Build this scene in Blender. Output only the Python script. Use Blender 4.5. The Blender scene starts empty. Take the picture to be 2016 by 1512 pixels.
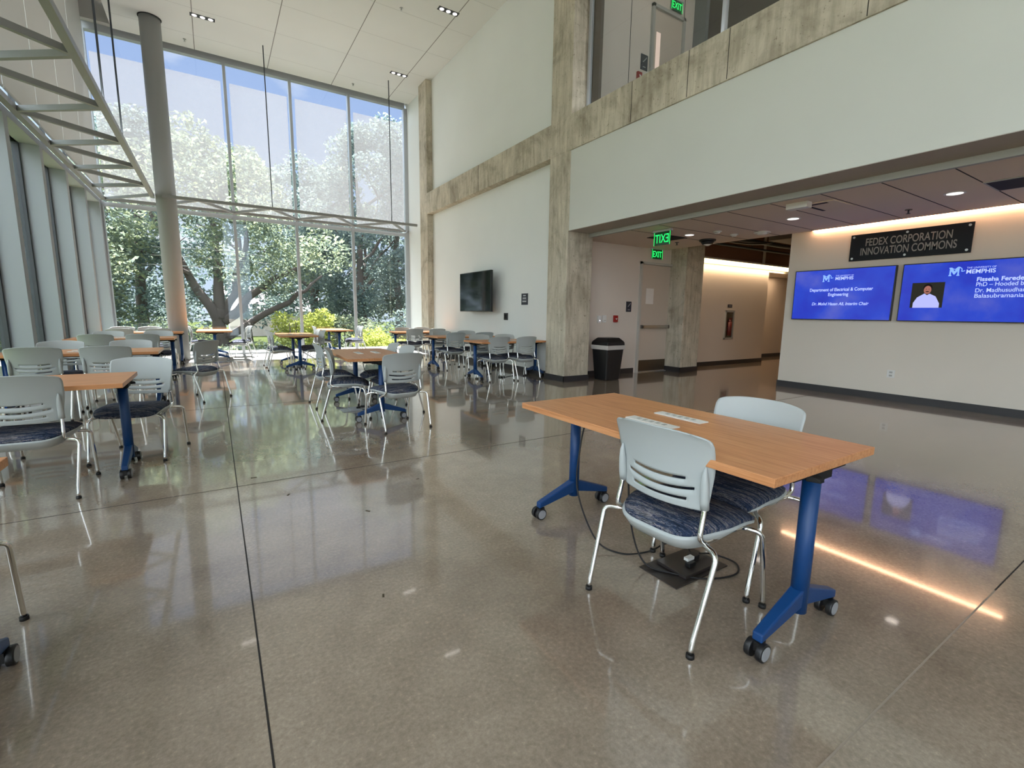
import bpy, bmesh, math, random
from mathutils import Vector, Matrix
random.seed(7)
S = bpy.context.scene
COL = S.collection
PI = math.pi

# ------------------------------------------------------------------ camera
F_PX, YAW, PITCH, ROLL, CAM_H = 919.24, 0.5644, 0.15, 0.0136, 1.272
cam_d = bpy.data.cameras.new('camera'); cam = bpy.data.objects.new('camera', cam_d); COL.objects.link(cam)
cam_d.sensor_width = 36; cam_d.lens = F_PX / 2016 * 36; cam_d.clip_start = .05; cam_d.clip_end = 500
_f0 = Vector((math.sin(YAW), math.cos(YAW), 0)); _r = Vector((math.cos(YAW), -math.sin(YAW), 0))
_f = _f0 * math.cos(PITCH) + Vector((0, 0, -1)) * math.sin(PITCH); _u = _r.cross(_f)
_rr = _r * math.cos(ROLL) + _u * math.sin(ROLL); _uu = -_r * math.sin(ROLL) + _u * math.cos(ROLL)
cam.matrix_world = Matrix(((_rr.x, _uu.x, -_f.x, 0), (_rr.y, _uu.y, -_f.y, 0), (_rr.z, _uu.z, -_f.z, CAM_H), (0, 0, 0, 1)))
S.camera = cam
S.view_settings.view_transform = 'Standard'; S.view_settings.look = 'None'
S.view_settings.gamma = 1; S.view_settings.use_curve_mapping = False
S.view_settings.exposure = 0.72
S.cycles.use_denoising = True
S.cycles.max_bounces = 9; S.cycles.diffuse_bounces = 5; S.cycles.glossy_bounces = 4
S.cycles.transmission_bounces = 6; S.cycles.transparent_max_bounces = 24
S.cycles.sample_clamp_indirect = 6.0; S.cycles.caustics_reflective = False; S.cycles.caustics_refractive = False
S.cycles.blur_glossy = 0.5

def lin(r, g, b):
    f = lambda c: (c / 255 / 12.92) if c / 255 <= .04045 else ((c / 255 + .055) / 1.055) ** 2.4
    return (f(r), f(g), f(b), 1)

# ------------------------------------------------------------------ world: blue sky with clouds
W = bpy.data.worlds.new('sky'); S.world = W; W.use_nodes = True
n = W.node_tree.nodes; l = W.node_tree.links; n.clear()
out = n.new('ShaderNodeOutputWorld'); bg = n.new('ShaderNodeBackground'); tc = n.new('ShaderNodeTexCoord')
sep = n.new('ShaderNodeSeparateXYZ'); ramp = n.new('ShaderNodeValToRGB')
ramp.color_ramp.elements[0].position = 0.0; ramp.color_ramp.elements[0].color = (.62, .74, .90, 1)
ramp.color_ramp.elements[1].position = .75; ramp.color_ramp.elements[1].color = (.20, .32, .60, 1)
e = ramp.color_ramp.elements.new(.3); e.color = (.36, .49, .78, 1)
mp = n.new('ShaderNodeMapping'); mp.inputs['Scale'].default_value = (2.2, 2.2, 5.5); mp.inputs['Location'].default_value = (2.35, .4, 1.1)
nz = n.new('ShaderNodeTexNoise'); nz.inputs['Scale'].default_value = 1.6; nz.inputs['Detail'].default_value = 7
cr = n.new('ShaderNodeValToRGB'); cr.color_ramp.elements[0].position = .52; cr.color_ramp.elements[1].position = .72
mx = n.new('ShaderNodeMixRGB'); mx.inputs[2].default_value = (.95, .97, 1.0, 1)
l.new(tc.outputs['Generated'], sep.inputs[0]); l.new(sep.outputs['Z'], ramp.inputs[0])
l.new(tc.outputs['Generated'], mp.inputs[0]); l.new(mp.outputs[0], nz.inputs[0]); l.new(nz.outputs[0], cr.inputs[0])
l.new(cr.outputs[0], mx.inputs[0]); l.new(ramp.outputs[0], mx.inputs[1]); l.new(mx.outputs[0], bg.inputs[0])
# unseen bright cloud bank added behind left to light the room, clear blue ahead
mr = n.new('ShaderNodeMapRange'); mr.inputs[1].default_value = .0; mr.inputs[2].default_value = .6; mr.inputs[3].default_value = .80; mr.inputs[4].default_value = 4.4
dt = n.new('ShaderNodeVectorMath'); dt.operation = 'DOT_PRODUCT'; dt.inputs[1].default_value = (-.90, -.38, .1); l.new(tc.outputs['Generated'], dt.inputs[0]); l.new(dt.outputs['Value'], mr.inputs[0]); l.new(mr.outputs[0], bg.inputs[1]); l.new(bg.outputs[0], out.inputs[0])
bank = n.new('ShaderNodeMapRange'); bank.inputs[1].default_value = .0; bank.inputs[2].default_value = .5
mx2 = n.new('ShaderNodeMixRGB'); mx2.inputs[2].default_value = (.84, .92, 1.0, 1); l.new(dt.outputs['Value'], bank.inputs[0]); l.new(bank.outputs[0], mx2.inputs[0]); l.new(mx.outputs[0], mx2.inputs[1]); l.new(mx2.outputs[0], bg.inputs[0])

# ------------------------------------------------------------------ sun
sd = bpy.data.lights.new('sun', 'SUN'); sun = bpy.data.objects.new('sun', sd); COL.objects.link(sun)
sd.energy = 21; sd.angle = math.radians(.8); sd.color = (1, .97, .94)
sun.rotation_euler = Vector((-.01, -.50, -.90)).to_track_quat('-Z', 'Y').to_euler()

# ------------------------------------------------------------------ light levels of the room's lamps and the added upward fill
P_CEIL, P_LOW, P_UPFILL, P_UPPER, P_HALL = .4, .12, 3.0, 4, 20
E_COVE, E_HALL = 17.0, 2.2
ZC = 7.8; ZLOW = 2.72
def area(name, loc, sx, sy, power, color=(1, .95, .88), rot=(0, 0, 0)):
    d = bpy.data.lights.new(name, 'AREA'); d.shape = 'RECTANGLE'; d.size = sx; d.size_y = sy; d.energy = power; d.color = color
    o = bpy.data.objects.new(name, d); COL.objects.link(o); o.location = loc; o.rotation_euler = rot
    return o
FIX = [(.23, 13.66), (4.79, 13.66), (4.79, 10.38)]
for (x, y) in FIX: area('lamp_glow', (x, y, ZC - .02), .42, .10, P_CEIL)
LOWL = [(7.36, y) for y in (5.70, 3.89, 2.08, .27, -1.54, -3.4)]
for (x, y) in LOWL: area('lamp_glow', (x, y, ZLOW - .012), .12, .12, P_LOW, (1, .86, .74))
UPL = [(-1.05, y, 3.99, .05, 2.6) for y in (12.6, 9.4, 6.2, 3.0, -.2, -3.4)] + [(x, 14.18, 3.99, 1.4, .05) for x in (.65, 2.24, 3.86)] + [(5.72, y, 4.76, .05, 2.6) for y in (12.2, 9.0)] + [(5.62, y, 4.76, .05, 2.6) for y in (5.4, 2.2, -1.0, -4.2)]
for (x, y, z, a_, b2_) in UPL: area('uplight_fill', (x, y, z), a_, b2_, P_UPFILL * (1.6 if y < 11 else 1.2), (.92, .97, 1), (PI, 0, 0))  # upward fill lamps added on truss and beam, no fixtures modelled
area('lamp_glow', (11.7, 7.39, 2.55), 4.4, .05, P_HALL, (1, .68, .42)); area('lamp_glow', (14.2, 8.0, 2.48), 1.5, .1, P_HALL * .3, (1, .68, .42))
area('lamp_glow', (9.2, 3.0, 8.1), .6, .6, P_UPPER, (1, .9, .8)); area('lamp_glow', (8.0, 6.0, 8.1), .6, .6, P_UPPER, (1, .9, .8))

# ------------------------------------------------------------------ helpers
def tag(o, label=None, cat=None, group=None, kind=None):
    if label: o['label'] = label
    if cat: o['category'] = cat
    if group: o['group'] = group
    if kind: o['kind'] = kind
    return o
def empty(name, loc=(0, 0, 0), rz=0.0):
    o = bpy.data.objects.new(name, None); COL.objects.link(o); o.location = loc; o.rotation_euler = (0, 0, rz); o.empty_display_size = .1
    return o
class MB:
    def __init__(s): s.bm = bmesh.new()
    def box(s, x0, x1, y0, y1, z0, z1, mi=0):
        v = [s.bm.verts.new(p) for p in ((x0, y0, z0), (x1, y0, z0), (x1, y1, z0), (x0, y1, z0), (x0, y0, z1), (x1, y0, z1), (x1, y1, z1), (x0, y1, z1))]
        for q in ((0, 3, 2, 1), (4, 5, 6, 7), (0, 1, 5, 4), (1, 2, 6, 5), (2, 3, 7, 6), (3, 0, 4, 7)):
            f = s.bm.faces.new([v[i] for i in q]); f.material_index = mi
        return s
    def hexa(s, pts):   # 8 points, bottom ring then top ring
        v = [s.bm.verts.new(p) for p in pts]
        for q in ((0, 3, 2, 1), (4, 5, 6, 7), (0, 1, 5, 4), (1, 2, 6, 5), (2, 3, 7, 6), (3, 0, 4, 7)): s.bm.faces.new([v[i] for i in q])
        return s
    def tube(s, pts, r, seg=10, cap=True):
        pts = [Vector(p) for p in pts]; rs = r if isinstance(r, (list, tuple)) else [r] * len(pts)
        rings = []; prev = None
        for i, p in enumerate(pts):
            t = (pts[min(i + 1, len(pts) - 1)] - pts[max(i - 1, 0)]).normalized()
            if prev is None:
                a = Vector((0, 0, 1)) if abs(t.z) < .9 else Vector((1, 0, 0)); nx = t.cross(a).normalized()
            else: nx = (prev - t * prev.dot(t)).normalized()
            prev = nx; ny = t.cross(nx)
            rings.append([s.bm.verts.new(p + (nx * math.cos(2 * PI * k / seg) + ny * math.sin(2 * PI * k / seg)) * rs[i]) for k in range(seg)])
        for a, b in zip(rings, rings[1:]):
            for k in range(seg): f = s.bm.faces.new((a[k], a[(k + 1) % seg], b[(k + 1) % seg], b[k])); f.smooth = True
        if cap: s.bm.faces.new(rings[0][::-1]); s.bm.faces.new(rings[-1])
        return s
    def cyl(s, p0, p1, r, seg=16, r2=None): return s.tube([p0, p1], [r, r if r2 is None else r2], seg)
    def prism(s, poly, axis, a, b):   # extrude a 2D polygon; axis x: (y,z), y: (x,z), z: (x,y)
        mk = {'x': lambda p, t: (t, p[0], p[1]), 'y': lambda p, t: (p[0], t, p[1]), 'z': lambda p, t: (p[0], p[1], t)}[axis]
        A = [s.bm.verts.new(mk(p, a)) for p in poly]; B = [s.bm.verts.new(mk(p, b)) for p in poly]; m = len(poly)
        s.bm.faces.new(A[::-1]); s.bm.faces.new(B)
        for i in range(m): s.bm.faces.new((A[i], A[(i + 1) % m], B[(i + 1) % m], B[i]))
        return s
    def build(s, name, mat, parent=None, bevel=0, smooth=False, loc=None, seg=2):
        bmesh.ops.recalc_face_normals(s.bm, faces=s.bm.faces[:])
        me = bpy.data.meshes.new(name); s.bm.to_mesh(me); s.bm.free()
        for m_ in (mat if isinstance(mat, (list, tuple)) else [mat]): me.materials.append(m_)
        if smooth:
            for p in me.polygons: p.use_smooth = True
        o = bpy.data.objects.new(name, me); COL.objects.link(o)
        if parent: o.parent = parent
        if loc: o.location = loc
        if bevel:
            b = o.modifiers.new('bevel', 'BEVEL'); b.width = bevel; b.segments = seg; b.limit_method = 'ANGLE'; b.angle_limit = .6
        return o
def bx(name, mat, b, parent=None, bevel=0): return MB().box(*b).build(name, mat, parent, bevel)
def struct(o): o['kind'] = 'structure'; return o
def spline(pts, m=8):
    P = [Vector(p) for p in pts]; out = []
    for i in range(len(P) - 1):
        p0, p1, p2, p3 = P[max(i - 1, 0)], P[i], P[i + 1], P[min(i + 2, len(P) - 1)]
        for k in range(m):
            t = k / m; out.append(.5 * ((2 * p1) + (p2 - p0) * t + (2 * p0 - 5 * p1 + 4 * p2 - p3) * t * t + (3 * p1 - p0 - 3 * p2 + p3) * t ** 3))
    out.append(P[-1]); return out
def bend(pts, rad=.03, m=5):   # polyline with rounded corners
    P = [Vector(p) for p in pts]; out = [P[0]]
    for i in range(1, len(P) - 1):
        a = (P[i - 1] - P[i]); b = (P[i + 1] - P[i]); ra = min(rad, a.length * .45); rb = min(rad, b.length * .45)
        A = P[i] + a.normalized() * ra; B = P[i] + b.normalized() * rb
        for k in range(m + 1):
            t = k / m; out.append(A * (1 - t) ** 2 + P[i] * 2 * t * (1 - t) + B * t * t)
    out.append(P[-1]); return out
def text(name, s, mat, origin, xdir, width=None, height=.1, parent=None, bold=0.0, align='CENTER', depth=.002, shear=0, sx=1.0, mirror=False):
    c = bpy.data.curves.new(name, 'FONT'); c.body = s; c.size = 1; c.align_x = align; c.align_y = 'CENTER'; c.offset = bold; c.extrude = 0; c.shear = shear
    t = bpy.data.objects.new('t', c); COL.objects.link(t)
    dg = bpy.context.evaluated_depsgraph_get(); me = bpy.data.meshes.new_from_object(t.evaluated_get(dg)); bpy.data.objects.remove(t)
    xs = [v.co.x for v in me.vertices]; ys = [v.co.y for v in me.vertices]
    k = height / .72; kx = k * sx
    if width: kx = width / (max(xs) - min(xs))
    cx = (max(xs) + min(xs)) / 2 if align == 'CENTER' else min(xs); cy = (max(ys) + min(ys)) / 2
    X = Vector(xdir); Z = Vector((0, 0, 1)); N = X.cross(Z)
    mir = -1 if mirror else 1
    for v in me.vertices: v.co = Vector(origin) + X * ((v.co.x - cx) * kx * mir) + Z * ((v.co.y - cy) * k) + N * depth
    me.materials.append(mat); o = bpy.data.objects.new(name, me); COL.objects.link(o)
    if parent: o.parent = parent; 
    return o
def copy_tree(o, parent=None):
    c = o.copy(); COL.objects.link(c); c.parent = parent
    for ch in list(o.children): copy_tree(ch, c)
    return c

# ------------------------------------------------------------------ materials
def mat(name, color, rough=.5, metal=0, spec=.5, emit=None, es=1, coat=0):
    m = bpy.data.materials.new(name); m.use_nodes = True; b = m.node_tree.nodes['Principled BSDF']
    b.inputs['Base Color'].default_value = color if len(color) == 4 else (*color, 1)
    b.inputs['Roughness'].default_value = rough; b.inputs['Metallic'].default_value = metal; b.inputs['Specular IOR Level'].default_value = spec
    b.inputs['Coat Weight'].default_value = coat
    if emit: b.inputs['Emission Color'].default_value = emit; b.inputs['Emission Strength'].default_value = es
    return m
def nodes(m): return m.node_tree.nodes, m.node_tree.links, m.node_tree.nodes['Principled BSDF']
def coords(m, scale=(1, 1, 1), kind='Object', rot=(0, 0, 0)):
    N, L, b = nodes(m); t = N.new('ShaderNodeTexCoord'); p = N.new('ShaderNodeMapping')
    p.inputs['Scale'].default_value = scale; p.inputs['Rotation'].default_value = rot; L.new(t.outputs[kind], p.inputs[0]); return p
def ramp_of(m, src, stops):
    N, L, b = nodes(m); r = N.new('ShaderNodeValToRGB'); els = r.color_ramp.elements
    els[0].position, els[0].color = stops[0][0], stops[0][1]; els[1].position, els[1].color = stops[-1][0], stops[-1][1]
    for p, c in stops[1:-1]: x = els.new(p); x.color = c
    L.new(src, r.inputs[0]); return r
def noise(m, p, scale, detail=4, rough=.5, dist=0):
    N, L, b = nodes(m); t = N.new('ShaderNodeTexNoise'); t.inputs['Scale'].default_value = scale; t.inputs['Detail'].default_value = detail
    t.inputs['Roughness'].default_value = rough; t.inputs['Distortion'].default_value = dist; L.new(p.outputs[0], t.inputs[0]); return t
def bump(m, src, strength=.1, dist=.01):
    N, L, b = nodes(m); t = N.new('ShaderNodeBump'); t.inputs['Strength'].default_value = strength; t.inputs['Distance'].default_value = dist
    L.new(src, t.inputs['Height']); L.new(t.outputs[0], b.inputs['Normal']); return t
def mixc(m, a, b_, fac, mode='MIX'):
    N, L, b = nodes(m); x = N.new('ShaderNodeMixRGB'); x.blend_type = mode
    for i, v in ((0, fac), (1, a), (2, b_)):
        if hasattr(v, 'is_linked') or hasattr(v, 'links'): L.new(v, x.inputs[i])
        else: x.inputs[i].default_value = v
    return x

def wall_mat(name, c, amt=.04):
    m = mat(name, c, .75, spec=.25); p = coords(m); t = noise(m, p, 90, 3); bump(m, t.outputs[0], .06, .003)
    t2 = noise(m, p, .8, 2); d = tuple(x * (1 - amt) for x in c[:3]) + (1,)
    N, L, b = nodes(m); r = ramp_of(m, t2.outputs[0], [(.3, d), (.7, c)]); L.new(r.outputs[0], b.inputs['Base Color']); return m
M = {}
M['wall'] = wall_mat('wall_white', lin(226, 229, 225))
M['wall_shade'] = wall_mat('wall_left_shaded', lin(164, 170, 175))  # white left-wall paint with its shade darkened into the colour
M['wall_beige'] = wall_mat('wall_beige', lin(214, 205, 194))
M['wall_screen'] = wall_mat('wall_greige', lin(220, 213, 200))
M['tile'] = wall_mat('ceiling_tile', lin(216, 217, 212)); M['tile_low'] = wall_mat('low_ceiling_tile', lin(224, 208, 194))
M['groove'] = mat('groove', lin(120, 118, 112), .9); M['groove_dark'] = mat('groove_dark', lin(40, 36, 33), .9)
M['trimgrey'] = mat('trim_grey', lin(170, 170, 164), .6)
M['soffit'] = wall_mat('soffit_grey', lin(176, 168, 160))
M['basebd'] = mat('baseboard_vinyl', lin(42, 40, 42), .45)
M['steel'] = mat('painted_steel', lin(146, 148, 148), .45, .0)
M['frame'] = mat('window_aluminium', lin(176, 180, 184), .4, .35)
M['framedark'] = mat('window_gasket', lin(60, 64, 68), .5)
M['rod'] = mat('rod_steel', lin(70, 74, 78), .4, .6)
M['black'] = mat('black_plastic', lin(22, 22, 24), .4); M['blackmat'] = mat('black_matte', lin(14, 13, 13), .8)
M['plastic'] = mat('chair_plastic', lin(176, 182, 182), .42, spec=.4)
_p = coords(M['plastic']); bump(M['plastic'], noise(M['plastic'], _p, 900, 2).outputs[0], .12, .0006)
M['chrome'] = mat('chrome', (.82, .82, .80, 1), .12, 1)
M['blue'] = mat('powder_blue', lin(10, 60, 114), .42, spec=.5)
_p = coords(M['blue']); bump(M['blue'], noise(M['blue'], _p, 700, 2).outputs[0], .1, .0006)
M['rubber'] = mat('rubber', lin(20, 18, 18), .6); M['cap'] = mat('wheel_cap', lin(150, 152, 156), .5)
M['white'] = mat('white_plastic', lin(222, 222, 218), .45); M['red'] = mat('red_plastic', lin(150, 22, 20), .4)
M['silver'] = mat('brushed_steel', (.55, .55, .54, 1), .35, 1)
M['door'] = mat('door_paint', lin(196, 184, 170), .5); M['kick'] = mat('kick_plate', lin(96, 84, 70), .4, .7)
M['frame_door'] = mat('door_frame_paint', lin(186, 184, 176), .5)
M['signdark'] = mat('sign_dark', lin(40, 44, 56), .5); M['signwhite'] = mat('sign_white', lin(190, 192, 196), .6)
M['bag'] = mat('liner_film', lin(190, 186, 182), .3)
M['paper'] = mat('paper', lin(226, 222, 216), .8)
def emi(name, c, s):
    m = bpy.data.materials.new(name); m.use_nodes = True; N = m.node_tree.nodes; L = m.node_tree.links; N.clear()
    o = N.new('ShaderNodeOutputMaterial'); e = N.new('ShaderNodeEmission'); e.inputs[0].default_value = c; e.inputs[1].default_value = s; L.new(e.outputs[0], o.inputs[0]); return m
M['lampdisc'] = emi('lamp_disc', (1, .95, .92, 1), 1.0); M['cove'] = emi('cove_led', (1, .56, .34, 1), E_COVE); M['hall_led'] = emi('hall_led', (1, .80, .42, 1), E_HALL)
M['exit'] = emi('exit_green', (.02, 1, .16, 1), 1.0); M['upper_led'] = emi('upper_lamp', (1, .86, .7, 1), 3)

# concrete
def concrete(name, base, dark):
    m = mat(name, base, .8, spec=.25); N, L, b = nodes(m); p = coords(m, (1, 1, 1)); p2 = coords(m, (7, 7, .9))
    a = noise(m, p, 1.6, 8, .65, .6); s = noise(m, p2, 2.2, 6, .6); pit = noise(m, p, 22, 3, .6)
    r1 = ramp_of(m, a.outputs[0], [(.3, dark), (.5, base), (.75, tuple(min(1, c * 1.25) for c in base[:3]) + (1,))])
    r2 = ramp_of(m, s.outputs[0], [(.3, (.62, .60, .56, 1)), (.6, (1, 1, 1, 1))])
    r3 = ramp_of(m, pit.outputs[0], [(.30, (.45, .42, .38, 1)), (.37, (1, 1, 1, 1))])
    x = mixc(m, r1.outputs[0], r2.outputs[0], .8, 'MULTIPLY'); y = mixc(m, x.outputs[0], r3.outputs[0], .8, 'MULTIPLY')
    L.new(y.outputs[0], b.inputs['Base Color']); bump(m, pit.outputs[0], .35, .01); return m
M['conc'] = concrete('board_formed_concrete', lin(196, 188, 170), lin(158, 149, 132))

# polished floor
m = mat('polished_concrete', lin(110, 100, 90), .2, spec=.5); M['floor'] = m; N, L, b = nodes(m)
p = coords(m); a = noise(m, p, .9, 6, .6, .4); c_ = noise(m, p, 60, 4, .7); d_ = noise(m, p, 5.5, 5, .6, .3)
r1 = ramp_of(m, a.outputs[0], [(.3, lin(134, 119, 105)), (.5, lin(156, 142, 126)), (.7, lin(170, 156, 140))])
r2 = ramp_of(m, c_.outputs[0], [(.3, (.74, .72, .70, 1)), (.6, (1.0, 1.0, 1.0, 1)), (.76, (1.45, 1.38, 1.28, 1))])
r3 = ramp_of(m, d_.outputs[0], [(.3, (.88, .87, .86, 1)), (.7, (1.05, 1.05, 1.05, 1))])
x = mixc(m, r1.outputs[0], r2.outputs[0], 1, 'MULTIPLY'); x = mixc(m, x.outputs[0], r3.outputs[0], 1, 'MULTIPLY'); L.new(x.outputs[0], b.inputs['Base Color'])
rr_ = N.new('ShaderNodeMapRange'); rr_.inputs[3].default_value = .09; rr_.inputs[4].default_value = .2; L.new(d_.outputs[0], rr_.inputs[0]); L.new(rr_.outputs[0], b.inputs['Roughness'])
bump(m, a.outputs[0], .015, .05)
b.inputs['Coat Weight'].default_value = .85; b.inputs['Coat Roughness'].default_value = .045; b.inputs['Coat IOR'].default_value = 1.55

# wood laminate
m = mat('wood_laminate', lin(196, 146, 104), .36, spec=.3); M['wood'] = m; N, L, b = nodes(m)
p = coords(m, (1.2, 26, 26)); a = noise(m, p, 2.4, 7, .6, .4); p2 = coords(m, (6, 220, 220)); f_ = noise(m, p2, 1.5, 3)
r1 = ramp_of(m, a.outputs[0], [(.3, lin(186, 124, 80)), (.5, lin(207, 146, 99)), (.7, lin(217, 160, 113))])
r2 = ramp_of(m, f_.outputs[0], [(.35, (.86, .83, .8, 1)), (.6, (1, 1, 1, 1))])
x = mixc(m, r1.outputs[0], r2.outputs[0], .8, 'MULTIPLY'); L.new(x.outputs[0], b.inputs['Base Color'])

# striped seat fabric
m = mat('striped_fabric', lin(40, 50, 70), .9, spec=.15); M['fabric'] = m; N, L, b = nodes(m)
p = coords(m, (75, 5.5, 20)); a = noise(m, p, 1.0, 5, .62, .5)
r1 = ramp_of(m, a.outputs[0], [(.30, lin(20, 22, 28)), (.41, lin(44, 58, 84)), (.44, lin(18, 20, 26)), (.475, lin(96, 104, 122)), (.50, lin(20, 24, 36)), (.535, lin(34, 50, 84)), (.555, lin(150, 144, 144)), (.58, lin(20, 26, 42)), (.64, lin(128, 130, 136)), (.68, lin(18, 22, 30))])
L.new(r1.outputs[0], b.inputs['Base Color']); bump(m, a.outputs[0], .3, .002)

# window glass: thin pane, mostly clear
def glassmat(name, tint, refl=.08):
    m = bpy.data.materials.new(name); m.use_nodes = True; N = m.node_tree.nodes; L = m.node_tree.links; N.clear()
    o = N.new('ShaderNodeOutputMaterial'); t = N.new('ShaderNodeBsdfTransparent'); t.inputs[0].default_value = tint
    g = N.new('ShaderNodeBsdfGlossy'); g.inputs['Roughness'].default_value = .01; g.inputs[0].default_value = (.85, .95, .97, 1)
    lw = N.new('ShaderNodeLayerWeight'); lw.inputs[0].default_value = .5; pw = N.new('ShaderNodeMath'); pw.operation = 'POWER'; pw.inputs[1].default_value = 4; L.new(lw.outputs['Facing'], pw.inputs[0]); fr = N.new('ShaderNodeMath'); fr.operation = 'MULTIPLY_ADD'; fr.inputs[1].default_value = .7; fr.inputs[2].default_value = .035; L.new(pw.outputs[0], fr.inputs[0]); mxx = N.new('ShaderNodeMixShader')
    L.new(fr.outputs[0], mxx.inputs[0]); L.new(t.outputs[0], mxx.inputs[1]); L.new(g.outputs[0], mxx.inputs[2]); L.new(mxx.outputs[0], o.inputs[0]); return m
M['glass'] = glassmat('window_glass', (.93, .94, .945, 1)); M['glass_in'] = glassmat('partition_glass', (.9, .92, .92, 1))
# roller shade: open weave screen cloth
m = bpy.data.materials.new('shade_cloth'); m.use_nodes = True; M['shade'] = m; N = m.node_tree.nodes; L = m.node_tree.links; N.clear()
o = N.new('ShaderNodeOutputMaterial'); t = N.new('ShaderNodeBsdfTransparent'); tr = N.new('ShaderNodeBsdfTranslucent'); tr.inputs[0].default_value = (.32, .32, .33, 1)
df = N.new('ShaderNodeBsdfDiffuse'); df.inputs[0].default_value = (.72, .73, .74, 1); m1 = N.new('ShaderNodeMixShader'); m1.inputs[0].default_value = .45
m2 = N.new('ShaderNodeMixShader'); m2.inputs[0].default_value = .38
L.new(tr.outputs[0], m1.inputs[1]); L.new(df.outputs[0], m1.inputs[2]); L.new(t.outputs[0], m2.inputs[1]); L.new(m1.outputs[0], m2.inputs[2]); L.new(m2.outputs[0], o.inputs[0])
m = mat('opaque_shade', lin(200, 200, 196), .9, spec=.1); M['shade_opaque'] = m

# ------------------------------------------------------------------ the room shell
X0, XW = 5.50, 5.68           # faces of concrete frame / white wall behind it
YG = 15.60; YB = -9.0; XL = -2.40
struct(bx('floor', M['floor'], (XL - .3, 16.5, YB, YG + .05, -.2, 0)))
g = MB()
for y in (-2.8, 3.8, 7.1, 10.4): g.box(XL, 8.85 if y < 4.6 else 5.5, y - .0028, y + .0028, 0, .001)
for x in (.055,): g.box(x - .0032, x + .0032, YB, 13.5, 0, .001)
g.box(3.05, 8.85, .4972, .5028, 0, .001)
struct(MB().box(XL, 3.05, .497, .503, 0, .001).build('trim_14', mat('joint_filler', lin(150, 138, 124), .7)))
struct(g.build('trim_1', M['groove_dark']))                    # saw-cut joints in the slab
struct(bx('floor_window_strip', mat('sun_patch_pale', lin(158, 158, 154), .7, spec=.3), (XL, XW, 13.53, YG - .05, -.01, .0025)))  # paler matte strip put in so the sun patch reads bright
struct(bx('trim_2', M['frame'], (XL, XW, 13.49, 13.53, 0, .003)))       # metal strip in the floor before the glass
# main ceiling
struct(bx('ceiling', M['tile'], (-1.60, XW + .2, YB, 15.36, ZC, ZC + .45)))
g = MB()
for x in (.03, 1.68, 3.34, 5.0): g.box(x - .008, x + .008, YB, 15.36, ZC - .0015, ZC)
struct(g.build('trim_3', M['groove']))
g = MB()
y = 14.62
while y > YB:
    g.box(-1.6, XW, y - .003, y + .003, ZC - .001, ZC); y -= 1.22
struct(g.build('trim_4', M['trimgrey']))
struct(bx('ceiling_side_slot', M['trimgrey'], (XL - .2, -1.55, YB, YG + .1, 8.3, 8.4)))
struct(bx('trim_5', M['trimgrey'], (XL, XW, 15.36, YG + .1, ZC + .08, ZC + .5)))
# right wall between and beyond the concrete columns
struct(bx('wall_right', M['wall'], (XW, XW + .2, 7.46, 13.48, 0, ZC + .1)))
struct(bx('wall_right_corner', M['wall'], (XW, XW + .2, 14.05, YG + .1, 0, ZC + .1)))
struct(bx('wall_fascia', wall_mat('fascia_white', lin(206, 208, 200)), (X0 + .02, X0 + .45, YB, 6.87, 2.765, 4.13)))
tagc = lambda o, lab, cat: tag(o, lab, cat)
tagc(bx('concrete_column', M['conc'], (X0, 6.10, 6.87, 7.46, 0, ZC + .3), bevel=.008), 'tall board-formed concrete column left of the black trash can', 'column')
tagc(bx('concrete_column', M['conc'], (X0, 6.10, 13.48, 14.05, 0, ZC), bevel=.008), 'distant tall concrete column between the window wall and the wall television', 'column')
tagc(bx('concrete_column', M['conc'], (8.85, 9.45, 6.87, 7.46, 0, 4.2), bevel=.008), 'concrete column between the stair door and the lit hallway', 'column')
tagc(bx('concrete_beam', M['conc'], (X0 - .004, 5.95, YB, 13.48, 4.13, 4.72), bevel=.008), 'long horizontal weathered concrete beam running above the white fascia', 'beam')
g = MB()
for y in (5.45, 3.87, 4.45, 2.4, 10.3): g.box(X0 - .006, X0, y - .004, y + .004, 4.14, 4.71)
struct(g.build('trim_6', M['groove_dark']))
# soffit, low ceiling and its dropped trim
struct(bx('ceiling_soffit', M['soffit'], (X0 + .01, 6.0, YB, 6.87, 2.757, 2.764)))
struct(bx('trim_7', M['trimgrey'], (6.0, 6.06, YB, 7.3, 2.69, 2.80)))
struct(bx('ceiling_low', M['tile_low'], (6.06, 8.66, YB, 7.3, ZLOW, ZLOW + .06)))
g = MB(); y = 5.99
while y > YB:
    g.box(6.06, 8.66, y - .006, y + .006, ZLOW - .002, ZLOW); y -= .603
struct(g.build('trim_8', M['groove_dark']))
struct(bx('ceiling_back', M['soffit'], (6.06, 8.85, YB, 4.67, 2.95, 3.0)))
struct(bx('ceiling_hall', mat('dark_plenum', lin(84, 64, 54), .9), (8.66, 16.5, 4.67, 9, 3.55, 3.6)))
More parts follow.
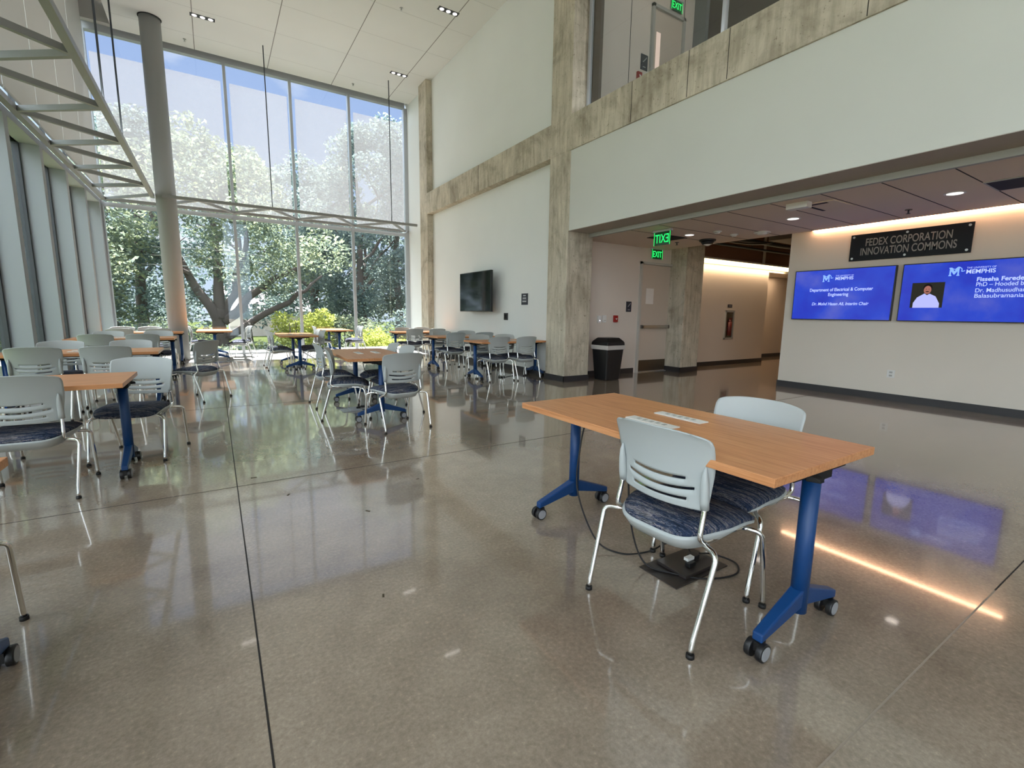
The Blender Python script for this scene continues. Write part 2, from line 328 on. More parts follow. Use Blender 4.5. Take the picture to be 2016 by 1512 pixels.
# screen wall
struct(bx('wall_screens', M['wall_screen'], (8.85, 9.05, YB, 4.67, 0, 3.6)))
struct(bx('wall_door', M['wall_beige'], (6.10, 7.86, 7.30, 7.46, 0, 3.0)))
g = MB().box(8.92, 9.0, 7.30, 7.46, 0, 3.0).box(7.86, 8.92, 7.30, 7.46, 2.42, 3.0); struct(g.build('wall_door_side', M['wall_beige']))
struct(bx('wall_hall', M['wall_beige'], (9.45, 13.15, 7.46, 7.6, 0, 2.66)))
struct(bx('wall_hall_recess', M['wall_beige'], (13.15, 16.5, 8.3, 8.45, 0, 3.6)))
struct(bx('wall_hall_return', M['wall_beige'], (13.05, 13.15, 7.6, 8.3, 0, 3.6)))
struct(bx('wall_hall_header', M['wall_beige'], (13.15, 16.5, 7.46, 8.3, 2.5, 2.66)))
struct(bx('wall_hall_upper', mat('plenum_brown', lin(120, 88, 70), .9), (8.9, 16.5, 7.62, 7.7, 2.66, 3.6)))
struct(bx('wall_hall_end', M['wall_beige'], (16.4, 16.55, 4, 9, 0, 3.6)))
struct(bx('wall_hall_near', M['wall_screen'], (9.05, 16.4, 4.52, 4.67, 0, 3.6)))
bb = M['basebd']
for nm, b_ in (('baseboard_right', (XW - .012, XW, 7.46, 13.48, 0, .11)), ('baseboard_right_corner', (XW - .012, XW, 14.05, YG, 0, .11)), ('baseboard_screens', (8.838, 8.85, YB, 4.67, 0, .11)),
               ('baseboard_screens_end', (8.838, 9.05, 4.67, 4.682, 0, .11)), ('baseboard_door', (6.10, 7.80, 7.288, 7.30, 0, .11)), ('baseboard_hall', (9.45, 13.16, 7.448, 7.46, 0, .11)),
               ('baseboard_hall_recess', (13.15, 16.4, 8.288, 8.3, 0, .11))): struct(bx(nm, bb, b_))
for i, (x0, x1) in enumerate(((X0, 6.10), (8.85, 9.45))):
    g = MB().box(x0 - .012, x1 + .012, 6.858, 6.87, 0, .11).box(x0 - .012, x0, 6.858, 7.472, 0, .11); struct(g.build('baseboard_column_%s' % ('near', 'hall')[i], bb))
g = MB().box(X0 - .012, 5.68, 13.468, 13.48, 0, .11).box(X0 - .012, X0, 13.468, 14.06, 0, .11); struct(g.build('baseboard_column_far', bb))
# behind the camera
struct(MB().box(XL - .2, 9.05, YB - .2, YB, 7.6, 8.4).box(5.68, 9.05, YB - .2, YB, 0, 8.4).build('wall_back', M['wall']))
for k in range(5):
    a, b_ = XL + k * 1.616, XL + (k + 1) * 1.616
    if k != 2: struct(bx('wall_back_panel', M['wall'], (a, b_, YB - .1, YB, 0, 7.6))); continue
    w = struct(MB().box(a, a + .06, YB - .1, YB, 0, 7.6).box(a, b_, YB - .1, YB, 3.8, 3.9).box(a, b_, YB - .1, YB, 0, .06).build('window_%d' % (80 + k), M['frame']))  # unseen rear window added to let more daylight in
    bx('glass_pane', M['glass'], (a + .06, b_, YB - .05, YB - .045, .06, 7.6), w)
struct(bx('ground_back', M['tile_low'], (-40, 40, YB - 40, YB - .2, -.3, -.1)))
# upper floor behind the glass
struct(bx('floor_upper', M['soffit'], (5.95, 16, YB, 9, 4.15, 4.70)))
struct(bx('ceiling_upper', M['soffit'], (6.08, 16, YB, 9, 8.2, 8.3)))
struct(bx('wall_upper', M['wall_beige'], (6.10, 9.1, 7.30, 7.45, 4.7, 8.2)))
struct(bx('wall_upper_far', mat('upper_dark_wall', lin(120, 112, 104), .8), (9.1, 15.9, 8.8, 8.95, 4.7, 8.2)))
struct(bx('wall_upper_end', M['wall_beige'], (12.2, 12.35, YB, 8.8, 4.7, 8.2)))
g = MB()
for x in (7.25, 8.78): g.box(x - .006, x + .006, 7.296, 7.30, 4.72, 8.2)
struct(g.build('trim_9', M['groove_dark']))
struct(bx('trim_10', mat('upper_grey_jamb', lin(120, 122, 122), .6), (9.1, 9.2, 7.0, 8.8, 4.7, 8.2)))

# upper interior glass wall: one window per bay
ys = [6.80, 4.20, 1.6, -1.0, -3.6, -6.2, -8.8]
for i, (a, b_) in enumerate(zip(ys, ys[1:])):
    w = struct(MB().box(5.77, 5.83, a - .05, a, 4.72, 8.2).box(5.77, 5.83, b_, a, 4.72, 4.76).build('window_%d' % (60 + i), M['frame']))
    bx('glass_pane', M['glass_in'], (5.797, 5.803, b_, a - .05, 4.76, 8.2), w)
struct(bx('trim_11', mat('brown_jamb', lin(96, 82, 70), .7), (5.9, 6.1, 6.80, 6.87, 4.72, 8.2)))

# ------------------------------------------------------------------ front window wall
MX = [-2.17, -.93, .65, 2.24, 3.86, 5.60]; ZT = 3.86; ZTOP = 7.72
wi = 1
for i in range(5):
    a, b_ = MX[i], MX[i + 1]
    for (z0, z1) in ((0, ZT), (ZT, ZTOP)):
        g = MB()
        wR = .035
        g.box(a - (0 if i == 0 else wR), a + wR, YG - .08, YG + .08, z0, z1)
        if i == 4: g.box(b_ - wR, XW, YG - .08, YG + .08, z0, z1)
        if z0 == 0: g.box(a, b_, YG - .05, YG + .05, 0, .05); g.box(a, b_, YG - .05, YG + .05, ZT - .10, ZT)
        else: g.box(a, b_, YG - .08, YG + .08, ZTOP, ZTOP + .2)
        w = struct(g.build('window_%d' % wi, M['frame'])); wi += 1
        bx('glass_pane', M['glass'], (a + wR, b_ - wR, YG - .004, YG + .004, z0 + (.05 if z0 == 0 else 0), z1 - (.1 if z0 == 0 else 0)), w)
    # roller shade of this bay
    g = MB().box(a + .10, b_ - .10, YG - .145, YG - .143, ZT + .05, 7.22)
    sh = g.build('roller_shade', M['shade'])
    bx('hem_bar', M['trimgrey'], (a + .10, b_ - .10, YG - .155, YG - .135, ZT + .03, ZT + .055), sh)
    where = ('left of the round column', 'mostly hidden behind the round column', 'just right of the round column', 'in the middle of the window wall', 'nearest the concrete column on the right')[i]
    tag(sh, 'pale mesh roller shade on the front windows, ' + where, 'window shade', 'roller shades on the front window wall')
struct(bx('trim_12', M['frame'], (XL, -2.17, YG - .10, YG + .10, 0, 8.3)))

# ------------------------------------------------------------------ left wall: fins with windows between, shades above
ZS = 3.80
fy = [15.32 - 1.545 * k for k in range(16)]
for k, y in enumerate(fy):
    y1 = y + (.28 if k == 0 else .16)
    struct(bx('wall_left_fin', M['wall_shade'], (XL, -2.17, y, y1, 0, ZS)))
for k in range(15):
    y1 = fy[k]; y0 = fy[k + 1] + .16
    g = MB().box(XL - .08, XL, y0, y0 + .05, 0, ZS).box(XL - .08, XL, y1 - .05, y1, 0, ZS).box(XL - .08, XL, y0, y1, 0, .08)
    w = struct(g.build('window_%d' % (20 + k), M['framedark']))
    bx('glass_pane', M['glass'], (XL - .045, XL - .04, y0 + .05, y1 - .05, .08, ZS), w)
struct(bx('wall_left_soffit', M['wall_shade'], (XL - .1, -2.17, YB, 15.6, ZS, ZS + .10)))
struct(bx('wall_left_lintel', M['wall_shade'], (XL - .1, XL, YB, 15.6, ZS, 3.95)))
for k in range(15):
    y1 = fy[k] + .08; y0 = fy[k + 1] + .08
    if y1 < 2.5 and k % 2 == 0: struct(bx('wall_left_blocker', M['wall_shade'], (XL - .1, XL, y0, y1, 3.95, 8.3))); continue  # unseen solid bays added to cut the light reaching the fascia
    w = struct(MB().box(XL - .06, XL, y0 - .03, y0 + .03, 3.95, 8.3).box(XL - .06, XL, y0, y1, 3.95, 4.0).build('window_%d' % (40 + k), M['framedark']))
    bx('glass_pane', M['glass'], (XL - .035, XL - .03, y0 + .03, y1 - .03, 4.0, 8.3), w)
    if y1 > 2.5:
        sh = bx('roller_shade', M['shade_opaque'], (-2.152, -2.148, y0 + .012, y1 - .012, 4.14, 8.3))
        bx('hem_bar', M['trimgrey'], (-2.16, -2.14, y0 + .012, y1 - .012, 4.12, 4.15), sh)
        nth = ('farthest', 'second farthest', 'third farthest', 'fourth farthest', 'fifth farthest', 'sixth farthest', 'seventh farthest', 'eighth farthest', 'ninth farthest', 'tenth farthest', 'eleventh farthest')[k]
        tag(sh, 'beige opaque roller shade above the left fins, %s from the camera' % nth, 'window shade', 'roller shades along the left wall')

# ------------------------------------------------------------------ horizontal steel truss round the windows
ZK = 3.90
def bar(g, p, q, w, h):
    p = Vector(p); q = Vector(q); t = (q - p).normalized(); s_ = Vector((-t.y, t.x, 0)) * w / 2; u = Vector((0, 0, h / 2))
    g.hexa([p - s_ - u, q - s_ - u, q + s_ - u, p + s_ - u, p - s_ + u, q - s_ + u, q + s_ + u, p + s_ + u])
XI, XO, YI, YO = -1.05, -2.09, 14.18, 15.38
t_ = empty('steel_truss', (XO, 4.0, ZK)); tag(t_, 'grey horizontal steel lattice truss along the left wall, hung on rods', 'truss')
def rel(o, par): o.parent = par; o.matrix_parent_inverse = Matrix.Translation(-Vector(par.location)); return o
g = MB(); bar(g, (XI, YB + 2, ZK), (XI, YI + .2, ZK), .08, .08); rel(g.build('inner_chord', M['steel']), t_)
g = MB(); bar(g, (XO, YB + 2, ZK), (XO, YO, ZK), .08, .08); rel(g.build('outer_chord', M['steel']), t_)
yo = 15.48; 
while yo > 0:
    for d in (-.77, .77):
        if yo + d > YI + .1: continue
        g = MB(); bar(g, (XO, yo, ZK), (XI, yo + d, ZK), .055, .07); rel(g.build('lattice_strut', M['steel']), t_)
    yo -= 1.545
t2 = empty('steel_truss', (XO, YO, ZK)); tag(t2, 'grey horizontal steel lattice truss across the front window wall', 'truss')
g = MB(); bar(g, (-.85, YI, ZK), (5.45, YI, ZK), .07, .07); rel(g.build('inner_chord', M['steel']), t2)
g = MB(); bar(g, (XO, YO, ZK), (5.5, YO, ZK), .07, .07); rel(g.build('outer_chord', M['steel']), t2)
nodesx = [(-2.09, 'o'), (-.93, 'o'), (-.14, 'i'), (.65, 'o'), (1.45, 'i'), (2.24, 'o'), (3.05, 'i'), (3.86, 'o'), (4.68, 'i'), (5.46, 'o')]
for (a, ka), (b_, kb) in zip(nodesx[1:], nodesx[2:]):
    g = MB(); bar(g, (a, YO if ka == 'o' else YI, ZK), (b_, YO if kb == 'o' else YI, ZK), .05, .06); rel(g.build('lattice_strut', M['steel']), t2)
g = MB(); bar(g, (XO, YO, ZK), (XI, YI, ZK), .05, .06); rel(g.build('lattice_strut', M['steel']), t2)
for x in MX[1:]:
    g = MB().box(x - .03, x + .03, YO, YG - .07, ZK - .03, ZK + .03); rel(g.build('bracket', M['steel']), t2)
RODS = [(-1.05, 8.56), (-1.05, 10.1), (1.48, YI), (4.66, YI), (-1.05, 5.4), (-1.05, 7.0)]
wh = ['farther of the two pairs of rods at the left, nearer rod', 'farthest rod over the left truss', 'over the front truss, left of the window centre', 'over the front truss near the right corner', '', '']
for i, (x, y) in enumerate(RODS[:4]):
    o = MB().cyl((x, y, ZK + .04), (x, y, ZC + (.0 if x > -1.6 else .5)), .013, 10).build('hanger_rod', M['rod'])
    tag(o, ('thin dark hanger rod over the left truss, nearer the camera', 'thin dark hanger rod over the left truss, nearer the round column', 'thin steel hanger rod over the front truss, left of the window centre', 'thin steel hanger rod over the front truss near the right corner')[i], 'rod', 'rods hanging the trusses from the ceiling')
o = MB().cyl((-.79, 14.36, 0), (-.79, 14.36, ZC), .205, 48).build('round_column', mat('column_paint', lin(150, 152, 150), .55))
tag(o, 'tall round grey painted column in front of the window wall', 'column')
MB().cyl((-.79, 14.36, ZC - .01), (-.79, 14.36, ZC - .002), .225, 48).build('ceiling_collar', M['blackmat'], o)

# ------------------------------------------------------------------ ceiling fixtures
def ceil_fixture(x, y, lab):
    r = empty('ceiling_light', (x, y, ZC)); tag(r, lab, 'ceiling light', 'three-lamp recessed ceiling lights')
    MB().box(-.24, .24, -.07, .07, -.006, 0).build('housing', M['black'], r)
    for dx in (-.155, 0, .155): MB().cyl((dx, 0, -.007), (dx, 0, -.012), .05, 20).build('lamp', M['lampdisc'], r)
    return r
for (x, y) in FIX:
    lab = {(.23, 13.66): 'recessed three-lamp ceiling light nearest the round column', (4.79, 13.66): 'recessed three-lamp ceiling light above the far concrete column', (.23, 10.38): 'recessed three-lamp ceiling light at the top edge left', (4.79, 10.38): 'recessed three-lamp ceiling light closest to the camera at the top'}[(x, y)]
    ceil_fixture(x, y, lab)
for (x, y, lab) in ((3.89, 10.85, 'small ceiling sprinkler beside the nearest three-lamp light'), (3.86, 14.95, 'small ceiling sprinkler near the top right of the window wall'), (-.16, 14.94, 'small ceiling sprinkler right of the round column')):
    o = MB().cyl((0, 0, 0), (0, 0, -.01), .035, 16).cyl((0, 0, -.01), (0, 0, -.05), .01, 8).cyl((0, 0, -.05), (0, 0, -.055), .025, 12).build('sprinkler_head', M['silver'], loc=(x, y, ZC)); tag(o, lab, 'sprinkler', 'sprinklers in the high ceiling')
for i, (x, y) in enumerate(LOWL[:3]):
    r = MB().cyl((0, 0, 0), (0, 0, -.006), .10, 24).build('recessed_downlight', M['white'], loc=(x, y, ZLOW))
    MB().cyl((0, 0, -.006), (0, 0, -.009), .075, 24).build('lamp', M['lampdisc'], r)
    tag(r, 'round recessed downlight in the low ceiling, ' + ('farthest, near the exit sign', 'middle of the three', 'nearest, above the right screen')[i], 'ceiling light', 'round downlights in the low ceiling')
o = bx('emergency_light', M['white'], (6.38, 6.50, 3.22, 3.48, ZLOW - .07, ZLOW)); tag(o, 'small white box fixture on the low ceiling beside the square vent', 'box')
r = empty('air_vent', (6.85, 3.2, ZLOW)); tag(r, 'square ceiling air diffuser in the low ceiling beside a white box', 'vent')
MB().box(-.29, .29, -.20, .20, -.012, 0).build('frame', M['tile_low'], r, .003)
MB().box(-.25, .25, .13, .17, -.014, -.011).box(-.25, -.19, -.10, .17, -.014, -.011).build('slot', M['blackmat'], r)
r = empty('air_vent', (7.3, 1.15, ZLOW)); tag(r, 'long dark return air grille in the low ceiling at the right edge', 'vent')
MB().box(-.28, .28, -.62, .62, -.01, 0).build('frame', M['trimgrey'], r); MB().box(-.25, .25, -.6, .6, -.012, -.009).build('opening', M['blackmat'], r)
r = empty('air_vent', (7.3, 6.15, ZLOW)); tag(r, 'dark square opening in the low ceiling behind the mirrored exit sign', 'vent')
MB().box(-.3, .3, -.22, .22, -.008, 0).build('opening', M['blackmat'], r)
o = MB().cyl((0, 0, 0), (0, 0, -.03), .15, 28).cyl((0, 0, -.03), (0, 0, -.09), .13, 28, .09).build('dome_camera', M['black'], loc=(8.1, 5.85, ZLOW)); tag(o, 'black dome camera on the low ceiling above the hallway entrance', 'camera')
MB().cyl((0, 0, -.09), (0, 0, -.115), .07, 24, .03).build('lens_cover', M['white'], o)
for x, y, r_, lab in ((7.42, 5.18, .07, 'small white ceiling detector, left of a similar one'), (7.92, 5.19, .07, 'small white ceiling detector beside the wide flat one'), (8.1, 4.78, .13, 'wide flat white detector on the low ceiling near the screen wall')):
    o = MB().cyl((0, 0, 0), (0, 0, -.02), r_, 24).cyl((0, 0, -.02), (0, 0, -.045), r_ * .7, 24, r_ * .5).build('smoke_detector', M['white'], loc=(x, y, ZLOW)); tag(o, lab, 'detector')
for x, y, lab in ((7.98, 2.71, 'small sprinkler in the low ceiling above the name plaque'), (7.91, 6.41, 'small sprinkler in the low ceiling near the stair door')):
    o = MB().cyl((0, 0, 0), (0, 0, -.008), .04, 16).cyl((0, 0, -.008), (0, 0, -.05), .01, 8).cyl((0, 0, -.05), (0, 0, -.055), .025, 12).build('sprinkler_head', M['rod'], loc=(x, y, ZLOW)); tag(o, lab, 'sprinkler')
# cove LED over the screens and linear light in the hall
o = bx('cove_light', M['cove'], (8.80, 8.84, 1.33, 4.30, 2.742, 2.752)); tag(o, 'warm LED strip hidden in the cove above the screen wall', 'light strip')
o = bx('linear_light', M['hall_led'], (9.5, 14.0, 7.36, 7.42, 2.56, 2.66)); tag(o, 'long warm glowing light strip along the top of the hallway wall', 'light strip')
bx('channel', M['soffit'], (9.5, 14.0, 7.34, 7.46, 2.66, 2.70), o)
# pipes and ducts over the hall
for i, (y, z, r_, lab) in enumerate(((6.9, 3.1, .05, 'thin dark pipe over the hallway, nearest'), (7.2, 3.0, .03, 'thinner dark pipe over the hallway, lowest'), (6.4, 3.3, .09, 'thick dark pipe over the hallway, highest'))):
    o = MB().cyl((8.75, y, z), (16.3, y, z), r_, 12).build('pipe', M['rod']); tag(o, lab, 'pipe')
    for x in (9.6, 11.8, 14.0): MB().cyl((x, y, z), (x, y, 3.55), .008, 8).build('hanger', M['rod'], o)
o = MB().tube(spline([(9.0, 6.6, 3.52), (9.5, 6.7, 3.05), (10.6, 6.75, 2.98), (11.8, 6.7, 3.1), (12.6, 6.6, 3.52)]), .02, 8).build('cable', M['rod']); tag(o, 'loose dark cable sagging over the hallway', 'cable')
o = bx('air_duct', mat('duct_metal', lin(90, 80, 72), .6), (10.6, 14.5, 5.3, 6.1, 2.95, 3.549), bevel=.01); tag(o, 'dark rectangular air duct above the hallway', 'duct')

# ------------------------------------------------------------------ exit signs
def exit_sign(name, c, xdir, lab, w=.30, h=.20, mirror=False, wall=False):
    X = Vector(xdir); c = Vector(c); N = X.cross(Vector((0, 0, 1)))
    r = empty(name, c); tag(r, lab, 'exit sign', 'green exit signs')
    a = X * w / 2; e = N * .006; z0, z1 = -h, 0
    def q(p, pts): g = MB(); g.hexa([Vector(v) for v in pts]); return g
    body = [-a - e + Vector((0, 0, z0)), a - e + Vector((0, 0, z0)), a + e + Vector((0, 0, z0)), -a + e + Vector((0, 0, z0)), -a - e, a - e, a + e, -a + e]
    q(r, body).build('panel', EXITP, r)
    e2 = N * .03; a2 = X * (w / 2 + .02)
    q(r, [-a2 - e2, a2 - e2, a2 + e2, -a2 + e2] + [v + Vector((0, 0, .035)) for v in (-a2 - e2, a2 - e2, a2 + e2, -a2 + e2)]).build('housing', M['signwhite'], r)
    o = text('lettering', 'EXIT', M['exit'], N * .008 + Vector((0, 0, -h / 2)), xdir, width=w * .84, height=h * .66, parent=r, bold=.004, mirror=mirror)
    g = MB()
    for s0, s1, t0, t1 in ((-w / 2, -w / 2 + .008, z0, 0), (w / 2 - .008, w / 2, z0, 0)):
        p = [X * s0 + N * .007 + Vector((0, 0, t0)), X * s1 + N * .007 + Vector((0, 0, t0)), X * s1 + N * .009 + Vector((0, 0, t0)), X * s0 + N * .009 + Vector((0, 0, t0))]
        g.hexa(p + [v + Vector((0, 0, t1 - t0)) for v in p])
    g.build('glowing_edge', M['exit'], r)
EXITP = mat('exit_panel', lin(40, 90, 60), .3)
exit_sign('exit_sign', (6.55, 5.62, ZLOW - .04), (0, -1, 0), 'green exit sign hanging from the low ceiling, seen mirrored from behind', w=.34, h=.22, mirror=True)
exit_sign('exit_sign', (8.34, 7.27, 2.70), (1, 0, 0), 'green exit sign on the wall above the stair door', w=.33, h=.20)
exit_sign('exit_sign', (8.50, 7.27, 7.68), (1, 0, 0), 'green exit sign upstairs behind the glass at the top of the picture', w=.33, h=.20)
exit_sign('exit_sign', (10.6, 5.28, 2.82), (1, 0, 0), 'green exit sign partly hidden by the left edge of the screen wall', w=.33, h=.22)
MB().cyl((0, 0, .03), (0, 0, .73), .012, 10).build('stem', M['rod'], bpy.data.objects['exit_sign.003'])

# ------------------------------------------------------------------ stair door and wall fittings
g = MB().box(7.86, 7.91, 7.25, 7.46, 0, 2.42).box(8.87, 8.92, 7.25, 7.46, 0, 2.42).box(7.86, 8.92, 7.25, 7.46, 2.37, 2.42)
d = struct(g.build('door_1', M['frame_door'])); bx('leaf', M['door'], (7.915, 8.865, 7.31, 7.355, .01, 2.365), d)
o = MB().box(7.95, 8.83, 7.22, 7.25, .99, 1.05).box(7.95, 7.99, 7.22, 7.31, .98, 1.06).box(8.79, 8.83, 7.22, 7.31, .98, 1.06).build('push_bar', M['silver'], d, .004)
bx('kick_plate', M['kick'], (7.93, 8.85, 7.306, 7.311, .02, .27), d)
g = MB()
for z in (.35, 1.2, 2.1): g.cyl((8.868, 7.30, z - .05), (8.868, 7.30, z + .05), .012, 8)
g.build('hinge', M['silver'], d)
o = bx('paper_notice', M['paper'], (8.10, 8.34, 7.304, 7.308, 1.52, 1.86), d); o['label'] = 'white notice window on door'
o = struct(bx('trim_13', M['silver'], (7.91, 8.87, 7.25, 7.42, 0, .012)))
# stair sign
def stair_sign(x, y, z, lab, k=1):
    r = bx('stair_sign', M['signdark'], (x - .075 * k, x + .075 * k, y - .012, y, z - .11 * k, z + .11 * k), bevel=.002); tag(r, lab, 'sign')
    g = MB()
    for i in range(4):
        g.box(x + (-.035 + i * .018) * k, x + (-.012 + i * .018) * k, y - .0145, y - .012, z + (.0 + i * .018) * k, z + (.008 + i * .018) * k)
        g.box(x + (-.017 + i * .018) * k, x + (-.010 + i * .018) * k, y - .0145, y - .012, z + (.0 + i * .018) * k, z + (.026 + i * .018) * k)
    g.build('stair_symbol', M['signwhite'], r)
    MB().box(x - .03 * k, x + .03 * k, y - .0145, y - .012, z - .072 * k, z - .062 * k).build('text_line', M['signwhite'], r)
stair_sign(7.57, 7.30, 1.45, 'dark square stairway sign beside the stair door')
stair_sign(7.66, 7.30, 6.30, 'dark stairway sign upstairs behind the glass', 1.3)
o = bx('fire_pull_station', M['red'], (7.13, 7.23, 7.25, 7.30, 1.12, 1.26), bevel=.006); tag(o, 'small red fire alarm pull on the wall left of the stair door', 'fire alarm'); MB().prism([(7.15, 1.20), (7.21, 1.20), (7.18, 1.165)], 'y', 7.247, 7.25).build('pull_handle', M['white'], o)
o = bx('fire_pull_station', M['red'], (7.46, 7.58, 7.25, 7.30, 5.92, 6.08), bevel=.006); tag(o, 'small red fire alarm pull upstairs behind the glass', 'fire alarm'); MB().prism([(7.49, 6.02), (7.55, 6.02), (7.52, 5.97)], 'y', 7.247, 7.25).build('pull_handle', M['white'], o)
o = bx('wall_thermostat', M['white'], (6.68, 6.77, 7.265, 7.30, 1.10, 1.25), bevel=.008); tag(o, 'white wall sensor with a small light, left of the two above the trash can', 'wall sensor'); bx('indicator', emi('indicator', (.8, .85, 1, 1), 1.5), (6.715, 6.735, 7.262, 7.266, 1.14, 1.16), o)
o = bx('wall_thermostat', M['white'], (6.82, 6.91, 7.265, 7.30, 1.11, 1.26), bevel=.008); tag(o, 'white wall sensor without a light, right of the two above the trash can', 'wall sensor'); bx('cover_slot', M['trimgrey'], (6.84, 6.89, 7.262, 7.266, 1.15, 1.16), o)
# upstairs door
g = MB().box(7.80, 7.86, 7.24, 7.45, 4.7, 7.42).box(8.72, 8.78, 7.24, 7.45, 4.7, 7.42).box(7.80, 8.78, 7.24, 7.45, 7.36, 7.42); d = struct(g.build('door_2', M['trimgrey']))
bx('leaf', M['door'], (7.86, 8.72, 7.285, 7.30, 4.71, 7.36), d); bx('glass_slot', emi('slot_glow', (1, .75, .62, 1), .5), (7.96, 8.08, 7.28, 7.286, 5.6, 6.95), d)
# extinguisher cabinet in the hall
r = empty('extinguisher_cabinet', (11.46, 7.46, 1.05)); tag(r, 'narrow glazed fire extinguisher cabinet set in the hallway wall', 'fire extinguisher cabinet')
MB().box(-.20, -.15, -.03, 0, -.38, .38).box(.15, .20, -.03, 0, -.38, .38).box(-.2, .2, -.03, 0, .33, .38).box(-.2, .2, -.03, 0, -.38, -.33).build('frame', M['trimgrey'], r, .003)
bx('back_panel', M['kick'], (-.15, .15, -.004, 0, -.33, .33), r)
MB().cyl((0, -.03, -.28), (0, -.03, .08), .06, 16).cyl((0, -.03, .08), (0, -.03, .14), .06, 16, .02).box(-.02, .07, -.05, -.01, .14, .18).build('extinguisher', mat('extinguisher_red', lin(96, 30, 24), .4), r)
bx('glass_door', M['glass_in'], (-.15, .15, -.029, -.026, -.33, .33), r)
o = bx('small_sign', M['signdark'], (11.36, 11.54, 7.448, 7.46, 1.50, 1.58)); tag(o, 'tiny dark sign above the extinguisher cabinet', 'sign'); bx('text_line', M['signwhite'], (11.40, 11.50, 7.446, 7.448, 1.535, 1.545), o)

# trash can
r = empty('trash_can', (6.52, 6.78, 0), .06); tag(r, 'black rectangular trash can with a hooded lid and clear liner beside the concrete column', 'trash can')
def frust(a, b_, z0, c, d_, z1): return [(-a, -b_, z0), (a, -b_, z0), (a, b_, z0), (-a, b_, z0), (-c, -d_, z1), (c, -d_, z1), (c, d_, z1), (-c, d_, z1)]
MB().hexa(frust(.19, .16, 0, .235, .21, .66)).build('bin_body', M['black'], r, .02)
g = MB().hexa(frust(.247, .222, .60, .252, .227, .685)); g.build('liner', M['bag'], r, .012)
MB().hexa(frust(.245, .22, .68, .24, .215, .75)).hexa(frust(.24, .215, .75, .16, .14, .83)).build('lid', M['black'], r, .015)

# ------------------------------------------------------------------ right wall: television, signs, outlets
def onw(X, y0, y1, z0, z1, t): return (X - t, X, y0, y1, z0, z1)
r = empty('wall_television', (5.60, 10.3, 1.78)); tag(r, 'black flat television on a bracket on the white wall, switched off', 'television')
TVS = mat('tv_glass', lin(10, 14, 16), .06, spec=.6)
MB().box(-.20, -.14, -.80, .80, -.475, .475).build('case', M['black'], r, .006)
MB().box(-.202, -.199, -.785, .785, -.455, .46).build('screen', TVS, r)
MB().box(-.14, .08, -.2, .2, -.2, .2).build('wall_bracket', M['blackmat'], r)
bx('side_box', M['black'], (-.17, -.12, .80, .85, .14, .30), r)
r = bx('wall_sign', M['signdark'], (XW - .012, XW, 8.38, 8.62, 1.46, 1.70), bevel=.002); tag(r, 'small dark square sign with white lines of text on the white wall', 'sign')
g = MB()
for z, w in ((1.655, .10), (1.60, .13), (1.53, .15)): g.box(XW - .0145, XW - .012, 8.5 - w / 2, 8.5 + w / 2, z - .012, z + .012)
g.build('text_line', M['signwhite'], r); bx('rule_line', M['signwhite'], (XW - .0145, XW - .012, 8.42, 8.58, 1.563, 1.567), r)
r = bx('wall_outlet', M['black'], (XW - .02, XW, 9.18, 9.34, 1.12, 1.28), bevel=.006); tag(r, 'black square wall plate right below the television', 'wall plate'); bx('face_plate', M['blackmat'], (XW - .023, XW - .019, 9.21, 9.31, 1.15, 1.25), r)
r = bx('wall_switch', M['white'], (XW - .02, XW, 7.50, 7.60, 1.12, 1.26), bevel=.005); tag(r, 'white wall switch beside the concrete column', 'wall switch'); bx('rocker', M['white'], (XW - .026, XW - .018, 7.53, 7.57, 1.16, 1.22), r)
r = bx('wall_outlet', M['white'], (8.838, 8.85, 2.90, 3.00, .36, .48), bevel=.003); tag(r, 'white electrical outlet low on the wall under the screens', 'outlet')
for z in (.395, .445): bx('socket', M['trimgrey'], (8.835, 8.839, 2.93, 2.97, z - .014, z + .014), r)

# name plaque
r = empty('name_plaque', (8.85, 2.965, 2.385)); tag(r, 'dark rectangular name plaque with raised grey lettering above the screens', 'sign')
MB().box(-.05, -.035, -.735, .735, -.205, .205).build('plate', mat('plaque_black', lin(20, 22, 27), .5, spec=.3), r, .003)
PL = mat('plaque_letter', lin(150, 146, 140), .5)
text('lettering', 'FEDEX CORPORATION', PL, (-.05, 0, .072), (0, -1, 0), width=1.04, height=.115, parent=r, bold=.012, depth=.004)
text('lettering', 'INNOVATION COMMONS', PL, (-.05, 0, -.068), (0, -1, 0), width=1.16, height=.115, parent=r, bold=.012, depth=.004)
for yy in (-.69, 0, .69):
    for zz in (-.165, .165): MB().cyl((-.05, yy, zz), (-.058, yy, zz), .016, 16).cyl((-.035, yy, zz), (0, yy, zz), .01, 10).build('standoff_bolt', M['silver'], r)

